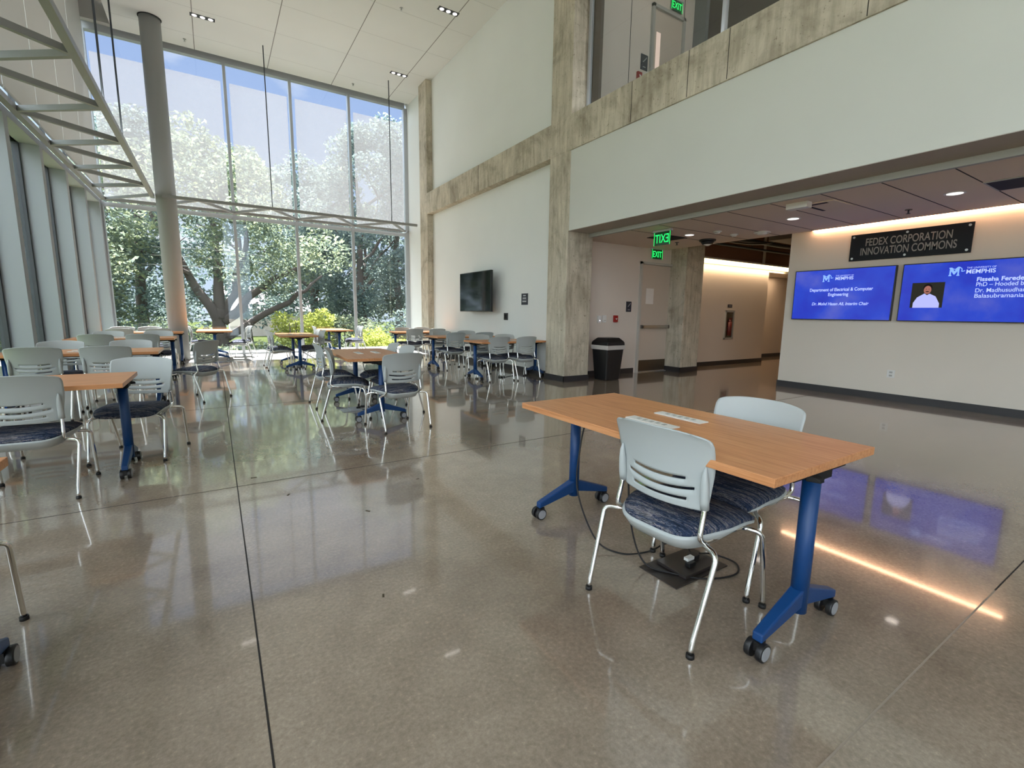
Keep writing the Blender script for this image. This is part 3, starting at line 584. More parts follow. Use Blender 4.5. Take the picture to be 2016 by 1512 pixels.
# screens
def screen_mat(name, seed):
    m = bpy.data.materials.new(name); m.use_nodes = True; N = m.node_tree.nodes; L = m.node_tree.links; N.clear()
    o = N.new('ShaderNodeOutputMaterial'); e = N.new('ShaderNodeEmission'); g_ = N.new('ShaderNodeBsdfGlossy'); g_.inputs['Roughness'].default_value = .25; ad = N.new('ShaderNodeMixShader'); ad.inputs[0].default_value = .04
    t = N.new('ShaderNodeTexCoord'); p = N.new('ShaderNodeMapping'); p.inputs['Location'].default_value = (0, seed, 0); nz = N.new('ShaderNodeTexNoise'); nz.inputs['Scale'].default_value = 2.2; nz.inputs['Detail'].default_value = 6
    cr = N.new('ShaderNodeValToRGB'); cr.color_ramp.elements[0].position = .35; cr.color_ramp.elements[0].color = lin(0, 38, 208); cr.color_ramp.elements[1].position = .72; cr.color_ramp.elements[1].color = lin(84, 96, 216)
    x = cr.color_ramp.elements.new(.5); x.color = lin(10, 62, 222)
    L.new(t.outputs['Object'], p.inputs[0]); L.new(p.outputs[0], nz.inputs[0]); L.new(nz.outputs[0], cr.inputs[0]); L.new(cr.outputs[0], e.inputs[0]); e.inputs[1].default_value = .5
    L.new(e.outputs[0], ad.inputs[1]); L.new(g_.outputs[0], ad.inputs[2]); L.new(ad.outputs[0], o.inputs[0]); return m
STX = emi('screen_text', lin(176, 192, 255), .8); STL = emi('screen_logo', lin(130, 170, 250), .8); STD = emi('screen_logo_dark', lin(20, 60, 190), .9)
def screen(y_c, lab, seed):
    r = empty('wall_screen', (8.85, y_c, 1.655)); tag(r, lab, 'screen', 'blue information screens on the greige wall')
    MB().box(-.075, -.02, -.735, .735, -.42, .42).build('case', M['black'], r, .004); MB().box(-.02, 0, -.4, .4, -.2, .2).build('wall_bracket', M['blackmat'], r)
    MB().box(-.077, -.074, -.722, .722, -.407, .407).build('display', screen_mat('display_blue', seed), r); return r
def S_(r, s, y, z, w=None, h=.05, **k): return text('screen_text', s, k.pop('m', STX), (-.077, -y, z), (0, -1, 0), width=w, height=h, parent=r, depth=.0015, **k)
def logo(r, yc, zc, k):
    # block M with a looping tail beside it
    P = [(-1, -1), (-.45, -1), (-.45, -.75), (-.58, -.75), (-.58, .1), (0, -.75), (.58, .1), (.58, -.75), (.45, -.75), (.45, -1), (1, -1), (1, -.75), (.88, -.75), (.88, .75), (1, .75), (1, 1), (.5, 1), (0, .1), (-.5, 1), (-1, 1), (-1, .75), (-.88, .75), (-.88, -.75), (-1, -.75)]
    MB().prism([(-(yc + a * k), zc + b_ * k) for a, b_ in P], 'x', -.0795, -.0785).build('logo_letter', STL, r)
    g = MB(); g.tube(spline([(-.080, -(yc + a * k), zc + b_ * k) for a, b_ in ((-.6, .9), (.1, .55), (.7, 1.05), (1.3, .6), (1.35, 0), (1.9, .15))]), .09 * k, 6); g.build('logo_stroke', STL, r)
r1 = screen(3.765, 'left blue information screen naming a department, under the plaque', 0)
logo(r1, -.225, .27, .055); S_(r1, 'THE UNIVERSITY OF', .045, .305, .26, .022); S_(r1, 'MEMPHIS', .045, .262, .26, .05, bold=.02)
S_(r1, 'Department of Electrical & Computer', .0, .075, .93, .052, bold=.02); S_(r1, 'Engineering', -.02, -.005, .30, .052, bold=.02)
S_(r1, 'Dr. Mohd Hasan Ali, Interim Chair', .01, -.155, .84, .048, bold=.02, shear=.2)
r2 = screen(2.215, 'right blue information screen with a portrait picture, cut by the photo edge', 3.3)
logo(r2, -.145, .275, .058); S_(r2, 'THE UNIVERSITY OF', .125, .318, .29, .024); S_(r2, 'MEMPHIS', .125, .268, .29, .055, bold=.02)
for i, s in enumerate(('Fisseha Ferede,', 'PhD \u2013 Hooded by', 'Dr. Madhusudhanan', 'Balasubramanian')):
    S_(r2, s, .10, .155 - i * .072, (.46, .48, .54, .50)[i], .055, bold=.025 if i == 0 else .006, align='LEFT')
pc = empty('portrait_picture', (0, 0, 0)); pc.parent = r2
PD = emi('portrait_dark', lin(40, 40, 34), .8); PSH = emi('portrait_shirt', lin(168, 172, 226), .8); PSK = emi('portrait_skin', lin(152, 100, 88), .8); PHR = emi('portrait_hair', lin(26, 20, 20), .8)
yy, zz = .41, -.04
bx('picture_ground', PD, (-.0785, -.0775, yy - .185, yy + .185, zz - .18, zz + .18), pc)
MB().prism([(yy + a, zz + b_) for a, b_ in ((.15, -.18), (-.15, -.18), (-.15, -.12), (-.10, -.02), (-.03, .02), (.0, .0), (.03, .025), (.11, -.03), (.15, -.11))], 'x', -.0797, -.0787).build('shirt', PSH, pc)
def disc(c, a, b_, x0, x1, nm, m_): MB().prism([(c[0] + a * math.cos(t * PI / 10), c[1] + b_ * math.sin(t * PI / 10)) for t in range(20)], 'x', x0, x1).build(nm, m_, pc)
disc((yy - .0, zz + .10), .052, .062, -.0800, -.0790, 'hair', PHR); disc((yy - .0, zz + .075), .043, .058, -.0806, -.0801, 'face', PSK)
disc((yy, zz + .05), .022, .007, -.081, -.0807, 'moustache', PHR); disc((yy + .016, zz + .085), .006, .004, -.081, -.0807, 'eye', PHR); disc((yy - .016, zz + .085), .006, .004, -.081, -.0807, 'eye', PHR)

# ------------------------------------------------------------------ the chair
def pad(x0, x1, hy, ztop, zbot, p=5, nu=14, nv=14):
    g = MB(); bm = g.bm; cx = (x0 + x1) / 2; hx = (x1 - x0) / 2; top = {}; bot = {}
    for i in range(nu + 1):
        for j in range(nv + 1):
            u = -1 + 2 * i / nu; v = -1 + 2 * j / nv; mxv = max(abs(u), abs(v))
            s_ = 1 if mxv == 0 else mxv / ((abs(u) ** p + abs(v) ** p) ** (1 / p))
            X = cx + hx * u * s_; Y = hy * v * s_ * (1 - .26 * min(1, max(0, (.02 - X) / .23)) ** 1.4)
            zt = ztop(X, Y, mxv); zb = zbot(X, Y, mxv)
            top[i, j] = bm.verts.new((X, Y, zt)); edge = i in (0, nu) or j in (0, nv)
            bot[i, j] = bm.verts.new((X, Y, zb))
    for i in range(nu):
        for j in range(nv):
            bm.faces.new((top[i, j], top[i + 1, j], top[i + 1, j + 1], top[i, j + 1])); bm.faces.new((bot[i, j + 1], bot[i + 1, j + 1], bot[i + 1, j], bot[i, j]))
    for i in range(nu):
        bm.faces.new((top[i, 0], bot[i, 0], bot[i + 1, 0], top[i + 1, 0])); bm.faces.new((top[i + 1, nv], bot[i + 1, nv], bot[i, nv], top[i, nv]))
    for j in range(nv):
        bm.faces.new((top[0, j + 1], bot[0, j + 1], bot[0, j], top[0, j])); bm.faces.new((top[nu, j], bot[nu, j], bot[nu, j + 1], top[nu, j + 1]))
    return g
def seatline(x): return -.045 * max(0, (x - .08) / .19) ** 2 - .030 * max(0, (-.02 - x) / .2) ** 2 + .012 * math.exp(-((x + .20) / .03) ** 2) * 0 + .006
def make_chair():
    r = empty('side_chair')
    c = pad(-.20, .27, .235, lambda x, y, m_: .432 + seatline(x) + .024 * (1 - m_ ** 7) - .010 * (y / .23) ** 2 * 0 + .006 * (y / .23) ** 2, lambda x, y, m_: .420 + seatline(x))
    c.build('seat_cushion', M['fabric'], r, smooth=True)
    def zb(x, y, m_):
        d = .018 + .056 * min(1, max(0, (.20 - x) / .30)); return .414 + seatline(x) - d * (1 - m_ ** 9)
    s_ = pad(-.212, .258, .243, lambda x, y, m_: .4235 + seatline(x), zb); s_.build('seat_shell', M['plastic'], r, smooth=True)
    # backrest with three slots
    zs = [.518, .523, .530, .541, .549, .5615, .570, .592, .6045, .613, .635, .6475, .656, .68, .72, .76, .79, .81, .822, .832, .838, .842]
    slots = {(.551, .560): .125, (.594, .603): .155, (.637, .646): .125}
    slots = {(4, 5): .125, (7, 8): .155, (10, 11): .125}
    NC = 36; bm = bmesh.new(); grid = []
    def hw(z):
        base = .205 + .030 * math.sin(min(1, max(0, (z - .50) / .30)) * PI / 2)
        if z > .79: base -= .052 * (1 - math.sqrt(max(0, 1 - ((z - .79) / .052) ** 2)))
        if z < .54: base -= .030 * (1 - math.sqrt(max(0, 1 - ((.54 - z) / .023) ** 2)))
        return base
    for z in zs:
        row = []
        for j in range(NC + 1):
            v = -1 + 2 * j / NC; y = v * hw(z)
            t = (z - .50) / .342; xb = -.165 - .012 * t - .055 * t ** 3 + .050 * (y / .235) ** 2
            mid = math.exp(-((z - .60) / .07) ** 2); zc = z + .028 * mid * (y / .2) ** 2 - .012 * math.exp(-((z - .842) / .02) ** 2) * abs(v) ** 3 - .010 * mid
            row.append(bm.verts.new((xb, y, zc)))
        grid.append(row)
    for i in range(len(zs) - 1):
        for j in range(NC):
            yc = (grid[i][j].co.y + grid[i][j + 1].co.y) / 2
            if (i, i + 1) in slots and abs(yc) < slots[(i, i + 1)]: continue
            bm.faces.new((grid[i][j], grid[i][j + 1], grid[i + 1][j + 1], grid[i + 1][j]))
    g = MB(); g.bm.free(); g.bm = bm
    bmesh.ops.recalc_face_normals(bm, faces=bm.faces[:])
    bmesh.ops.solidify(bm, geom=bm.faces[:], thickness=.006)
    for sgn in (-1, 1):   # moulded sleeves that take the uprights
        g.tube([(-.142, sgn * .204, .535), (-.148, sgn * .204, .57), (-.154, sgn * .204, .63), (-.158, sgn * .204, .675), (-.156, sgn * .204, .705)], [.017, .0175, .016, .011, .003], 12)
    b_ = g.build('backrest', M['plastic'], r, smooth=True)
    for sgn in (-1, 1):
        MB().tube(bend([(-.143, sgn * .204, .56), (-.152, sgn * .206, .50), (-.172, sgn * .208, .420), (-.12, sgn * .205, .392), (-.03, sgn * .198, .390)], .03), .011, 10).build('back_upright', M['chrome'], r)
        lg = MB().tube(bend([(-.03, sgn * .198, .386), (-.135, sgn * .200, .392), (-.168, sgn * .284, .384), (-.262, sgn * .268, .06), (-.270, sgn * .268, .012)], .035), .011, 10).build('leg', M['chrome'], r)
        MB().cyl((-.270, sgn * .268, 0), (-.270, sgn * .268, .016), .0155, 12).build('foot_cap', M['rubber'], lg)
        lg = MB().tube(bend([(-.02, sgn * .19, .388), (.16, sgn * .200, .380), (.205, sgn * .265, .368), (.266, sgn * .264, .06), (.270, sgn * .264, .012)], .035), .011, 10).build('leg', M['chrome'], r)
        MB().cyl((.270, sgn * .264, 0), (.270, sgn * .264, .016), .0155, 12).build('foot_cap', M['rubber'], lg)
    return r
CH = []
def chair(x, y, deg, label, group):
    o = CH[0] if not chair.used else copy_tree(CH[0]); chair.used = True
    o.location = (x, y, 0); o.rotation_euler = (0, 0, math.radians(deg)); tag(o, label, 'chair', group); return o
chair.used = False
CH.append(make_chair())

# ------------------------------------------------------------------ the table (long axis = local X)
def make_table():
    r = empty('training_table')
    MB().box(-.762, .762, -.381, .381, .707, .740).build('tabletop', M['wood'], r, .0025)
    for sgn in (-1, 1):
        u = sgn * .705
        lg = MB().cyl((u, 0, .10), (u, 0, .675), .0325, 24).build('leg', M['blue'], r)
        for sv in (-1, 1):
            arm = MB().hexa([(u - .024, sv * .015, .128), (u + .024, sv * .015, .128), (u + .020, sv * .285, .070), (u - .020, sv * .285, .070),
                       (u - .026, sv * .015, .205), (u + .026, sv * .015, .205), (u + .020, sv * .285, .105), (u - .020, sv * .285, .105)]).build('foot_arm', M['blue'], lg, .006)
            ca = MB().cyl((u, sv * .265, .045), (u, sv * .265, .080), .012, 10).box(u - .012, u + .012, sv * .265 - .022, sv * .265 + .022, .030, .068).build('caster', M['rubber'], r)
            MB().cyl((u - .034, sv * .265 + .012, .036), (u - .010, sv * .265 + .012, .036), .036, 24).cyl((u + .010, sv * .265 + .012, .036), (u + .034, sv * .265 + .012, .036), .036, 24).build('wheel', M['black'], ca, .004)
            MB().cyl((u - .0355, sv * .265 + .012, .036), (u - .034, sv * .265 + .012, .036), .028, 20).cyl((u + .034, sv * .265 + .012, .036), (u + .0355, sv * .265 + .012, .036), .028, 20).build('wheel_cap', M['cap'], ca)
        MB().box(u - .03, u + .03, -.20, .20, .682, .707).cyl((u, 0, .655), (u, 0, .70), .040, 24).box(u - .045 if sgn < 0 else u - .06, u + .06 if sgn < 0 else u + .045, -.055, .055, .665, .700).hexa([(u + sgn * .03, .05, .675), (u + sgn * .075, .07, .675), (u + sgn * .075, .10, .675), (u + sgn * .03, .12, .675), (u + sgn * .03, .05, .70), (u + sgn * .07, .07, .69), (u + sgn * .07, .10, .69), (u + sgn * .03, .12, .70)]).build('tilt_bracket', M['blackmat'], r, .004)
    MB().box(-.66, .66, -.02, .02, .672, .700).build('crossbar', M['blackmat'], r)
    g = MB().tube(spline([(-.3, 0, .69), (-.22, .05, .66), (-.1, .08, .64), (.05, .05, .655), (.2, -.04, .645), (.3, .02, .69)], 6), .004, 6); g.build('cable', M['rubber'], r)
    for v in (-.12, .10):
        pp = MB().box(-.085 - .05, .085 + .07, v - .035, v + .035, .740, .746).build('power_plate', M['white'], r, .002)
        for dx in (-.07, -.03, .01, .05, .09): MB().box(dx - .009, dx + .009, v - .012, v + .012, .7455, .7475).build('socket', M['trimgrey'], pp)
    return r
TB = []; TABLES = []
def table(x, y, deg, label, group='flip-top tables with blue legs'):
    o = TB[0] if not table.used else copy_tree(TB[0]); table.used = True
    o.location = (x, y, 0); o.rotation_euler = (0, 0, math.radians(deg)); tag(o, label, 'table', group); TABLES.append(o); return o
table.used = False
TB.append(make_table())

GT, GC = 'wood-top tables with blue legs', 'grey side chairs with striped seats'
table(1.917, 1.548, 90, 'large nearest wooden table with blue legs at the right, alone on the open floor', GT)
table(1.634, 6.12, 88, 'wooden table in the middle of the room with five chairs round it', GT)
table(1.528, 11.62, 88, 'wooden table with four chairs between the middle table and the windows', GT)
table(2.93, 14.45, 90, 'sunlit wooden table against the window glass, right of the window centre', GT)
table(-.03, 14.45, 90, 'sunlit wooden table against the glass just right of the round column', GT)
table(4.89, 7.95, 0, 'wooden table by the right wall, nearest the big concrete column', GT)
table(4.86, 9.93, 0, 'middle wooden table of the three by the right wall, under the television', GT)
table(4.82, 12.45, 0, 'farthest wooden table of the three by the right wall', GT)
table(-1.352, 4.66, 0, 'nearest fully seen wooden table at the left, between a near and a far chair', GT)
table(-1.39, 7.70, 0, 'second wooden table in the row along the left wall', GT)
table(-1.418, 10.98, 0, 'third wooden table in the row along the left wall', GT)
table(-1.42, 13.62, 0, 'farthest wooden table of the left row, beside the round column', GT)
table(-1.425, 1.95, 0, 'wooden table cut off by the left edge, only a corner and caster showing', GT)

for a in (
 (1.68, 1.255, 3, 'nearest chair, back to the camera on the near side of the large right table'),
 (2.205, 1.335, 181, 'chair on the far side of the large right table, its back above the tabletop'),
 (1.315, 6.68, 0, 'farther chair on the left side of the middle table'),
 (1.30, 5.84, -14, 'nearer chair on the left side of the middle table'),
 (1.665, 5.03, 98, 'chair at the near end of the middle table with its back to the camera'),
 (1.91, 6.42, 176, 'farther chair on the right side of the middle table'),
 (1.915, 5.84, 182, 'nearer chair on the right side of the middle table'),
 (1.16, 11.90, 0, 'farther left-hand chair of the table between middle table and windows'),
 (1.17, 11.32, -2, 'nearer left-hand chair of the table between middle table and windows'),
 (1.88, 11.90, 180, 'farther right-hand chair of the table between middle table and windows'),
 (1.88, 11.32, 181, 'nearer right-hand chair of the table between middle table and windows'),
 (2.56, 14.35, 0, 'sunlit chair on the left of the table at the window, right of centre'),
 (3.46, 14.10, 176, 'sunlit chair nearer the camera on the right of the window-side table'),
 (3.62, 14.80, 186, 'sunlit chair nearer the glass on the right of the window-side table'),
 (.50, 14.08, 178, 'sunlit chair right of the table beside the round column, nearer the camera'),
 (.62, 14.86, 190, 'sunlit chair right of the table beside the round column, nearer the glass'),
 (-.40, 14.95, 0, 'sunlit chair half hidden behind the round column'),
 (-.25, 7.96, 142, 'lone chair turned diagonally at the end of the second left table'),
 (4.50, 7.73, 91, 'near left chair of the right-wall table by the concrete column'),
 (5.06, 7.66, 93, 'near right chair of the right-wall table by the concrete column'),
 (4.52, 8.24, 270, 'far left chair of the right-wall table by the concrete column'),
 (5.12, 8.24, 270, 'far right chair of the right-wall table by the concrete column'),
 (4.53, 9.68, 90, 'near left chair of the middle right-wall table'),
 (5.24, 9.66, 90, 'near right chair of the middle right-wall table'),
 (4.56, 10.22, 270, 'far left chair of the middle right-wall table'),
 (5.22, 10.22, 268, 'far right chair of the middle right-wall table'),
 (4.50, 12.16, 90, 'near left chair of the farthest right-wall table'),
 (5.15, 12.16, 90, 'near right chair of the farthest right-wall table'),
 (4.50, 12.76, 270, 'far left chair of the farthest right-wall table'),
 (5.06, 12.76, 270, 'far right chair of the farthest right-wall table'),
 (-1.115, 4.36, 88, 'chair with its back to the camera at the nearest left table'),
 (-.62, 5.10, 255, 'angled chair on the far side of the nearest left table, at its right end'),
 (-1.72, 5.15, 270, 'chair beyond the nearest left table whose front foot shows at the left edge'),
 (-1.71, 7.28, 90, 'near left chair of the second left table, its back partly above the nearest chair'),
 (-1.10, 7.26, 91, 'near right chair of the second left table'),
 (-1.72, 8.12, 270, 'far left chair of the second left table, facing the camera'),
 (-1.00, 8.12, 270, 'far right chair of the second left table, facing the camera'),
 (-1.71, 10.50, 90, 'near left chair of the third left table'),
 (-1.08, 10.46, 90, 'near right chair of the third left table'),
 (-1.72, 11.42, 270, 'far left chair of the third left table'),
 (-.96, 11.42, 270, 'far right chair of the third left table'),
 (-1.75, 13.18, 90, 'near left chair of the farthest left table'),
 (-1.08, 13.18, 90, 'near right chair of the farthest left table'),
 (-1.86, 14.10, 270, 'far left chair of the farthest left table, facing the camera'),
 (-1.34, 14.12, 270, 'far right chair of the farthest left table, beside the round column'),
 (-1.01, 2.27, 271, 'chair cut off by the left edge, only one leg showing'),
): chair(*a, GC)

# ------------------------------------------------------------------ floor boxes and cords
def floor_box(x, y, rz, lab, mt):
    r = empty('floor_outlet', (x, y, 0), rz); tag(r, lab, 'floor outlet', 'floor outlet plates under tables')
    MB().box(-.20, .20, -.115, .115, 0, .006).build('cover_plate', mt, r, .002)
    MB().box(-.10, .16, -.09, .09, .006, .022).build('lid', mt, r, .002)
    MB().box(-.02, .03, -.05, -.02, .022, .045).box(.05, .10, -.02, .02, .022, .05).build('plug', M['black'], r, .003)
    return r
floor_box(1.945, 1.405, 0, 'black floor outlet plate with plugs under the large right table', mat('floor_box_brown', lin(44, 38, 36), .4))
floor_box(1.50, 6.15, 0, 'silver floor outlet plate with plugs under the middle table', M['frame'])
floor_box(1.50, 11.7, 0, 'floor outlet plate under the table nearest the window centre', M['frame'])
def cord(ti, pts, r=.0045):
    o = MB().tube(spline(pts, 10), r, 8).build('power_cord', M['rubber'], TABLES[ti]); t = TABLES[ti]
    o.matrix_parent_inverse = (Matrix.Translation(t.location) @ Matrix.Rotation(t.rotation_euler.z, 4, 'Z')).inverted(); return o
cord(0, [(1.72, 1.93, .70), (1.70, 1.95, .55), (1.66, 1.92, .30), (1.68, 1.78, .06), (1.76, 1.66, .006), (1.90, 1.60, .006), (2.02, 1.58, .03), (2.06, 1.50, .06), (2.02, 1.42, .045)])
c_ = cord(0, [(1.74, 1.62, .70), (1.72, 1.60, .45), (1.72, 1.56, .20), (1.76, 1.50, .03), (1.83, 1.38, .012), (1.94, 1.27, .006), (2.10, 1.22, .006), (2.20, 1.28, .006), (2.16, 1.38, .02), (2.06, 1.40, .045)])
MB().box(1.935, 1.985, 1.375, 1.40, .045, .06).build('cable_tag', M['white'], c_)
cord(1, [(1.62, 6.3, .70), (1.66, 6.35, .5), (1.70, 6.3, .45), (1.74, 6.1, .20), (1.70, 6.0, .03), (1.60, 6.0, .006), (1.50, 6.12, .03)])
cord(1, [(1.5, 6.15, .04), (1.62, 6.22, .02), (1.80, 6.25, .006), (2.0, 6.1, .006)], .004)
cord(5, [(5.6, 8.0, .70), (5.58, 7.95, .4), (5.5, 7.9, .12), (5.35, 8.0, .006), (5.1, 8.05, .006), (4.8, 7.9, .006)])
# small debris on the floor
for i, (x, y, s_) in enumerate(((.17, 3.95, .02), (.35, 3.45, .015), (.75, 2.9, .016), (1.24, 3.3, .012), (.56, 1.95, .012))):
    o = MB().box(-s_, s_, -s_ * .35, s_ * .35, 0, .002).build('dry_leaf', mat('dry_leaf', lin(70, 60, 40), .9), loc=(x, y, 0)); o.rotation_euler.z = i * 1.1
    tag(o, ('scrap of leaf beside the crossing of the floor joints', 'scrap of leaf just right of the long floor joint', 'scrap of leaf on open floor left of centre', 'dark scrap on the open floor near the large right table', 'small scrap on the floor at the bottom centre')[i], 'debris', 'scraps on the floor')

# ------------------------------------------------------------------ outdoors
def leafmat(name, c1, c2, c3):
    m = bpy.data.materials.new(name); m.use_nodes = True; N = m.node_tree.nodes; L = m.node_tree.links; N.clear()
    o = N.new('ShaderNodeOutputMaterial'); d = N.new('ShaderNodeBsdfDiffuse'); t = N.new('ShaderNodeBsdfTranslucent'); x = N.new('ShaderNodeMixShader'); x.inputs[0].default_value = .6
    tc_ = N.new('ShaderNodeTexCoord'); nz_ = N.new('ShaderNodeTexNoise'); nz_.inputs['Scale'].default_value = 3.2; nz_.inputs['Detail'].default_value = 5; nz_.inputs['Roughness'].default_value = .7; cr_ = N.new('ShaderNodeValToRGB')
    cr_.color_ramp.elements[0].position = .35; cr_.color_ramp.elements[0].color = c1; cr_.color_ramp.elements[1].position = .68; cr_.color_ramp.elements[1].color = c3; e_ = cr_.color_ramp.elements.new(.5); e_.color = c2
    L.new(tc_.outputs['Object'], nz_.inputs[0]); L.new(nz_.outputs[0], cr_.inputs[0]); L.new(cr_.outputs[0], d.inputs[0]); L.new(cr_.outputs[0], t.inputs[0])
    L.new(d.outputs[0], x.inputs[1]); L.new(t.outputs[0], x.inputs[2]); L.new(x.outputs[0], o.inputs[0]); return m
LF1 = leafmat('leaf_green', lin(88, 102, 100), lin(128, 142, 122), lin(190, 196, 144)); LF2 = leafmat('leaf_bright', lin(136, 148, 84), lin(174, 182, 94), lin(206, 210, 120))
LF3 = leafmat('leaf_cool', lin(84, 100, 104), lin(116, 134, 132), lin(172, 184, 164))
BARK = mat('bark', lin(92, 82, 78), .9)
def foliage(name, blobs, nleaf, size, m_, parent, seed):
    R = random.Random(seed); V = []; Fc = []
    tot = sum(b_[3] ** 2 for b_ in blobs)
    for (x, y, z, r_) in blobs:
        for _ in range(int(nleaf * r_ ** 2 / tot)):
            th = R.uniform(0, 2 * PI); cp = R.uniform(-1, 1); sp = math.sqrt(1 - cp * cp); rad = r_ * R.uniform(.25, 1) ** .5
            c = Vector((x + rad * sp * math.cos(th), y + rad * sp * math.sin(th), z + rad * cp * .8))
            a = Vector((R.gauss(0, 1), R.gauss(0, 1), R.gauss(0, .6))).normalized(); b2 = a.cross(Vector((R.gauss(0, 1), R.gauss(0, 1), R.gauss(0, 1)))).normalized(); s_ = size * R.uniform(.6, 1.3); i0 = len(V)
            V += [c - a * s_, c - b2 * s_ * .5, c + a * s_, c + b2 * s_ * .5]; Fc.append((i0, i0 + 1, i0 + 2, i0 + 3))
    me = bpy.data.meshes.new(name); me.from_pydata([tuple(v) for v in V], [], Fc); me.materials.append(m_)
    o = bpy.data.objects.new(name, me); COL.objects.link(o); o.parent = parent; return o
def limb(g, p, q, r0, r1, wob, R):
    P = [Vector(p).lerp(Vector(q), k / 4) + (Vector((R.uniform(-wob, wob), R.uniform(-wob, wob), R.uniform(-wob, wob))) if 0 < k < 4 else Vector()) for k in range(5)]
    P = spline(P, 4); g.tube(P, [r0 + (r1 - r0) * i / (len(P) - 1) for i in range(len(P))], 9)
GZ = -1.3
def tree(x, y, h, w, lab, m_, seed, nleaf=7000, trunk=.3, low=.15, size=.16, limbs=None):
    R = random.Random(seed); r = empty('leafy_tree', (x, y, GZ)); tag(r, lab, 'tree', 'trees outside the windows')
    g = MB()
    if limbs: 
        for p, q, a, b_ in limbs: limb(g, p, q, a, b_, .12, R)
    else:
        limb(g, (0, 0, 0), (R.uniform(-.3, .3), 0, h * .8), trunk, trunk * .3, .15, R)
        for k in range(7):
            z = h * R.uniform(.25, .7); th = R.uniform(0, 2 * PI); limb(g, (0, 0, z), (w * .7 * math.cos(th), w * .7 * math.sin(th), z + h * .22), trunk * .4, trunk * .08, .2, R)
    g.build('trunk', BARK, r)
    bl = []
    for k in range(60):
        z = h * R.uniform(low, 1); f = math.sin(min(1, max(.15, (1.02 - z / h) * 2.4)) * PI / 2); th = R.uniform(0, 2 * PI); q = R.uniform(0, 1) ** .5 * w * f
        bl.append((q * math.cos(th), q * math.sin(th), z, R.uniform(.5, 1.15) * min(w, 3) * .36))
    foliage('crown', bl, nleaf, size, m_, r, seed + 100); return r
struct(bx('ground_outside', leafmat('lawn', lin(90, 106, 66), lin(106, 118, 74), lin(124, 132, 90)), (-60, 80, YG + 3.2, 120, GZ - .3, GZ)))
struct(bx('ground_paving', mat('paving', lin(150, 148, 142), .8), (-60, 40, YG + .06, YG + 3.2, -1.6, -.12)))
struct(bx('ground_left', leafmat('lawn_side', lin(110, 130, 76), lin(130, 150, 90), lin(150, 165, 110)), (-60, XL - .5, YB - 5, YG, -.9, -.5)))
# the big spreading tree
T = [((0, 0, 0), (.1, 0, 2.6), .44, .22), ((0, 0, 2.0), (-1.3, .3, 4.8), .26, .14), ((-1.3, .3, 4.8), (-2.6, .4, 8), .14, .06), ((.1, 0, 2.1), (.1, .5, 5.2), .28, .16), ((.1, .5, 5.2), (-.2, .4, 9), .16, .06), ((.2, 0, 2.1), (1.2, .2, 5), .2, .14), ((1.2, .2, 5), (1.6, .3, 8.5), .14, .05),
     ((.2, 0, 2.0), (2.6, .2, 4.2), .24, .15), ((2.6, .2, 4.2), (4.6, .4, 5.3), .15, .06), ((.3, 0, 1.2), (3.2, -.3, 3.0), .2, .12), ((3.2, -.3, 3.0), (4.8, -.2, 4.4), .12, .05), ((-1.0, 0, 4.2), (-3.6, 0, 5.6), .12, .05)]
big = tree(.15, 27, 10.4, 5.6, 'big spreading tree with a forked trunk right of the round column', LF1, 11, 21000, low=.36, size=.11, limbs=T)
spec = [(-6.2, 24, 9.0, 3.8, 'bright leafy tree at the left end of the window wall', LF1, 21, 19000), (-3.0, 30, 11.4, 4.2, 'tree behind the round column, left of the big forked tree', LF3, 22, 13000),
        (5.4, 33, 11.6, 4.6, 'tree behind the window centre, right of the big forked tree', LF3, 23, 14000), (10.4, 31, 14.4, 4.0, 'tall tree seen in the second pane from the right', LF3, 24, 17000),
        (13.8, 29, 14.2, 3.8, 'tall cool-green tree at the right end of the windows', LF3, 25, 17000), (8.4, 40, 13.5, 5.2, 'far tree behind the utility pole', LF1, 26, 9000), (-11, 27, 11, 4.5, 'far left tree mostly hidden by the left wall', LF1, 27, 8000), (2.2, 42, 14.6, 6.0, 'far tree behind the big forked tree', LF3, 28, 9000), (8.0, 30, 13.0, 3.4, 'tree right of the window centre, taller than its left neighbour', LF3, 31, 14000), (12.2, 33, 15.2, 3.6, 'tallest tree, between the last two window panes', LF3, 32, 14000), (18.5, 34, 13.5, 5, 'far right tree behind the wall corner', LF3, 29, 9000), (-5.5, 40, 15.0, 6.0, 'far tree behind the left window pane', LF3, 30, 8000)]
for s_ in spec: tree(*s_[:7], nleaf=s_[7], size=.115 if s_[1] < 35 else .17)
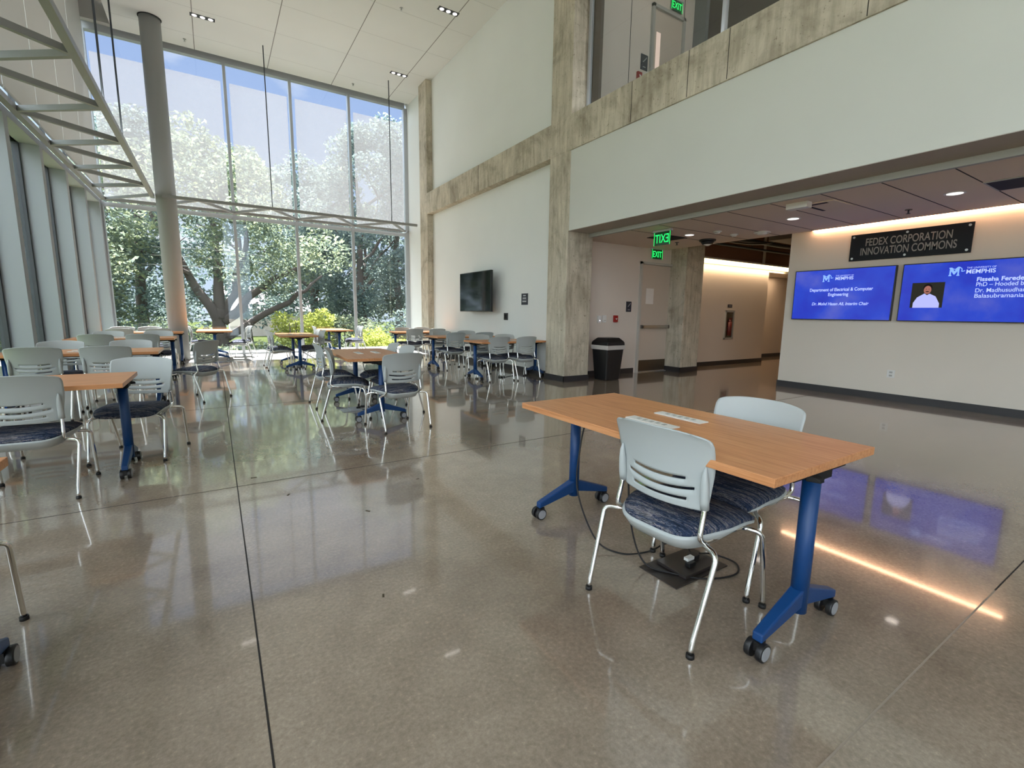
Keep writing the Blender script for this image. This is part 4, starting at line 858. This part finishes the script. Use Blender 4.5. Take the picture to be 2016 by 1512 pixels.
for i, (x, y, w, h, mm, lab) in enumerate(((-5.2, 20.5, 1.7, 2.9, LF2, 'yellow-green shrub at the left end of the front window'), (-1.6, 21.0, 1.5, 2.2, LF1, 'low green shrub left of the big tree trunk'), (3.1, 21.2, 1.5, 2.6, LF2, 'bright yellow-green shrub in front of the grey house roof'), (5.2, 22, 1.5, 2.5, LF1, 'green shrub right of the yellow-green shrub'),
        (6.0, 20.0, 1.4, 1.7, LF2, 'low bright shrub below the utility pole'), (8.4, 22, 1.6, 2.6, LF3, 'cool green shrub right of the utility pole'), (1.0, 19.6, 1.3, 1.2, LF1, 'low shrub behind the sunlit table by the round column'), (-3.4, 19.8, 1.6, 1.6, LF2, 'low bright shrub left of the round column'), (10.6, 21.6, 1.8, 2.8, LF1, 'shrub outside the rightmost pane'), (3.8, 19.4, 1.2, .9, LF1, 'lowest shrub outside the window centre'))):
    r = empty('shrub', (x, y, GZ)); tag(r, lab, 'shrub', 'shrubs outside the windows'); R = random.Random(50 + i)
    g = MB()
    for k in range(5): limb(g, (0, 0, 0), (R.uniform(-w, w) * .6, R.uniform(-.5, .5), h * .8), .05, .015, .08, R)
    g.build('stems', BARK, r)
    foliage('leaves', [(R.uniform(-w, w) * .75, R.uniform(-.7, .7), R.uniform(.15, .9) * h, R.uniform(.35, .6)) for _ in range(26)], 4200, .075, mm, r, 70 + i)
for i, (x, y) in enumerate(((-8.5, 13.5), (-9, 6.5), (-9.5, 0.5), (-8, 20))):
    tree(x, y, 8.5, 3.2, 'green tree outside the left wall windows, ' + ('far', 'middle', 'near', 'beyond the corner')[i], LF1, 90 + i, nleaf=9000, size=.14, low=.06)
# house, pole, wires
r = empty('house', (5.2, 56, GZ)); tag(r, 'distant house with a grey shingle roof beyond the yellow-green shrub', 'house')
MB().box(-4, 4, -3, 3, 0, 2.6).build('wall', mat('house_wall', lin(190, 180, 170), .8), r)
MB().prism([(-3.6, 2.5), (3.6, 2.5), (0, 5.0)], 'x', -4.4, 4.4).build('roof', mat('shingle', lin(150, 140, 140), .9), r)
r = empty('utility_pole', (9.5, 48, GZ)); tag(r, 'wooden utility pole with a crossarm outside the second pane from the right', 'pole')
MB().cyl((0, 0, 0), (0, 0, 6.6), .18, 12, .12).build('post', BARK, r); MB().box(-1.0, 1.0, -.06, .06, 6.0, 6.15).build('crossarm', BARK, r)
WM = mat('wire', lin(190, 190, 186), .5)
for i, dz in enumerate((0, -.35, -.75)):
    o = MB().tube(spline([(-16, 27 + i * .1, 4.3 + dz), (-4, 26.2, 3.95 + dz), (1.0, 26.2, 3.95 + dz), (5, 36, 4.5 + dz), (9.5, 47.8, 5.0 + dz * .4)], 8), .022, 6).build('power_line', WM)
    tag(o, 'pale overhead power line crossing in front of the trees, ' + ('topmost', 'middle', 'lowest')[i], 'wire', 'overhead wires outside')
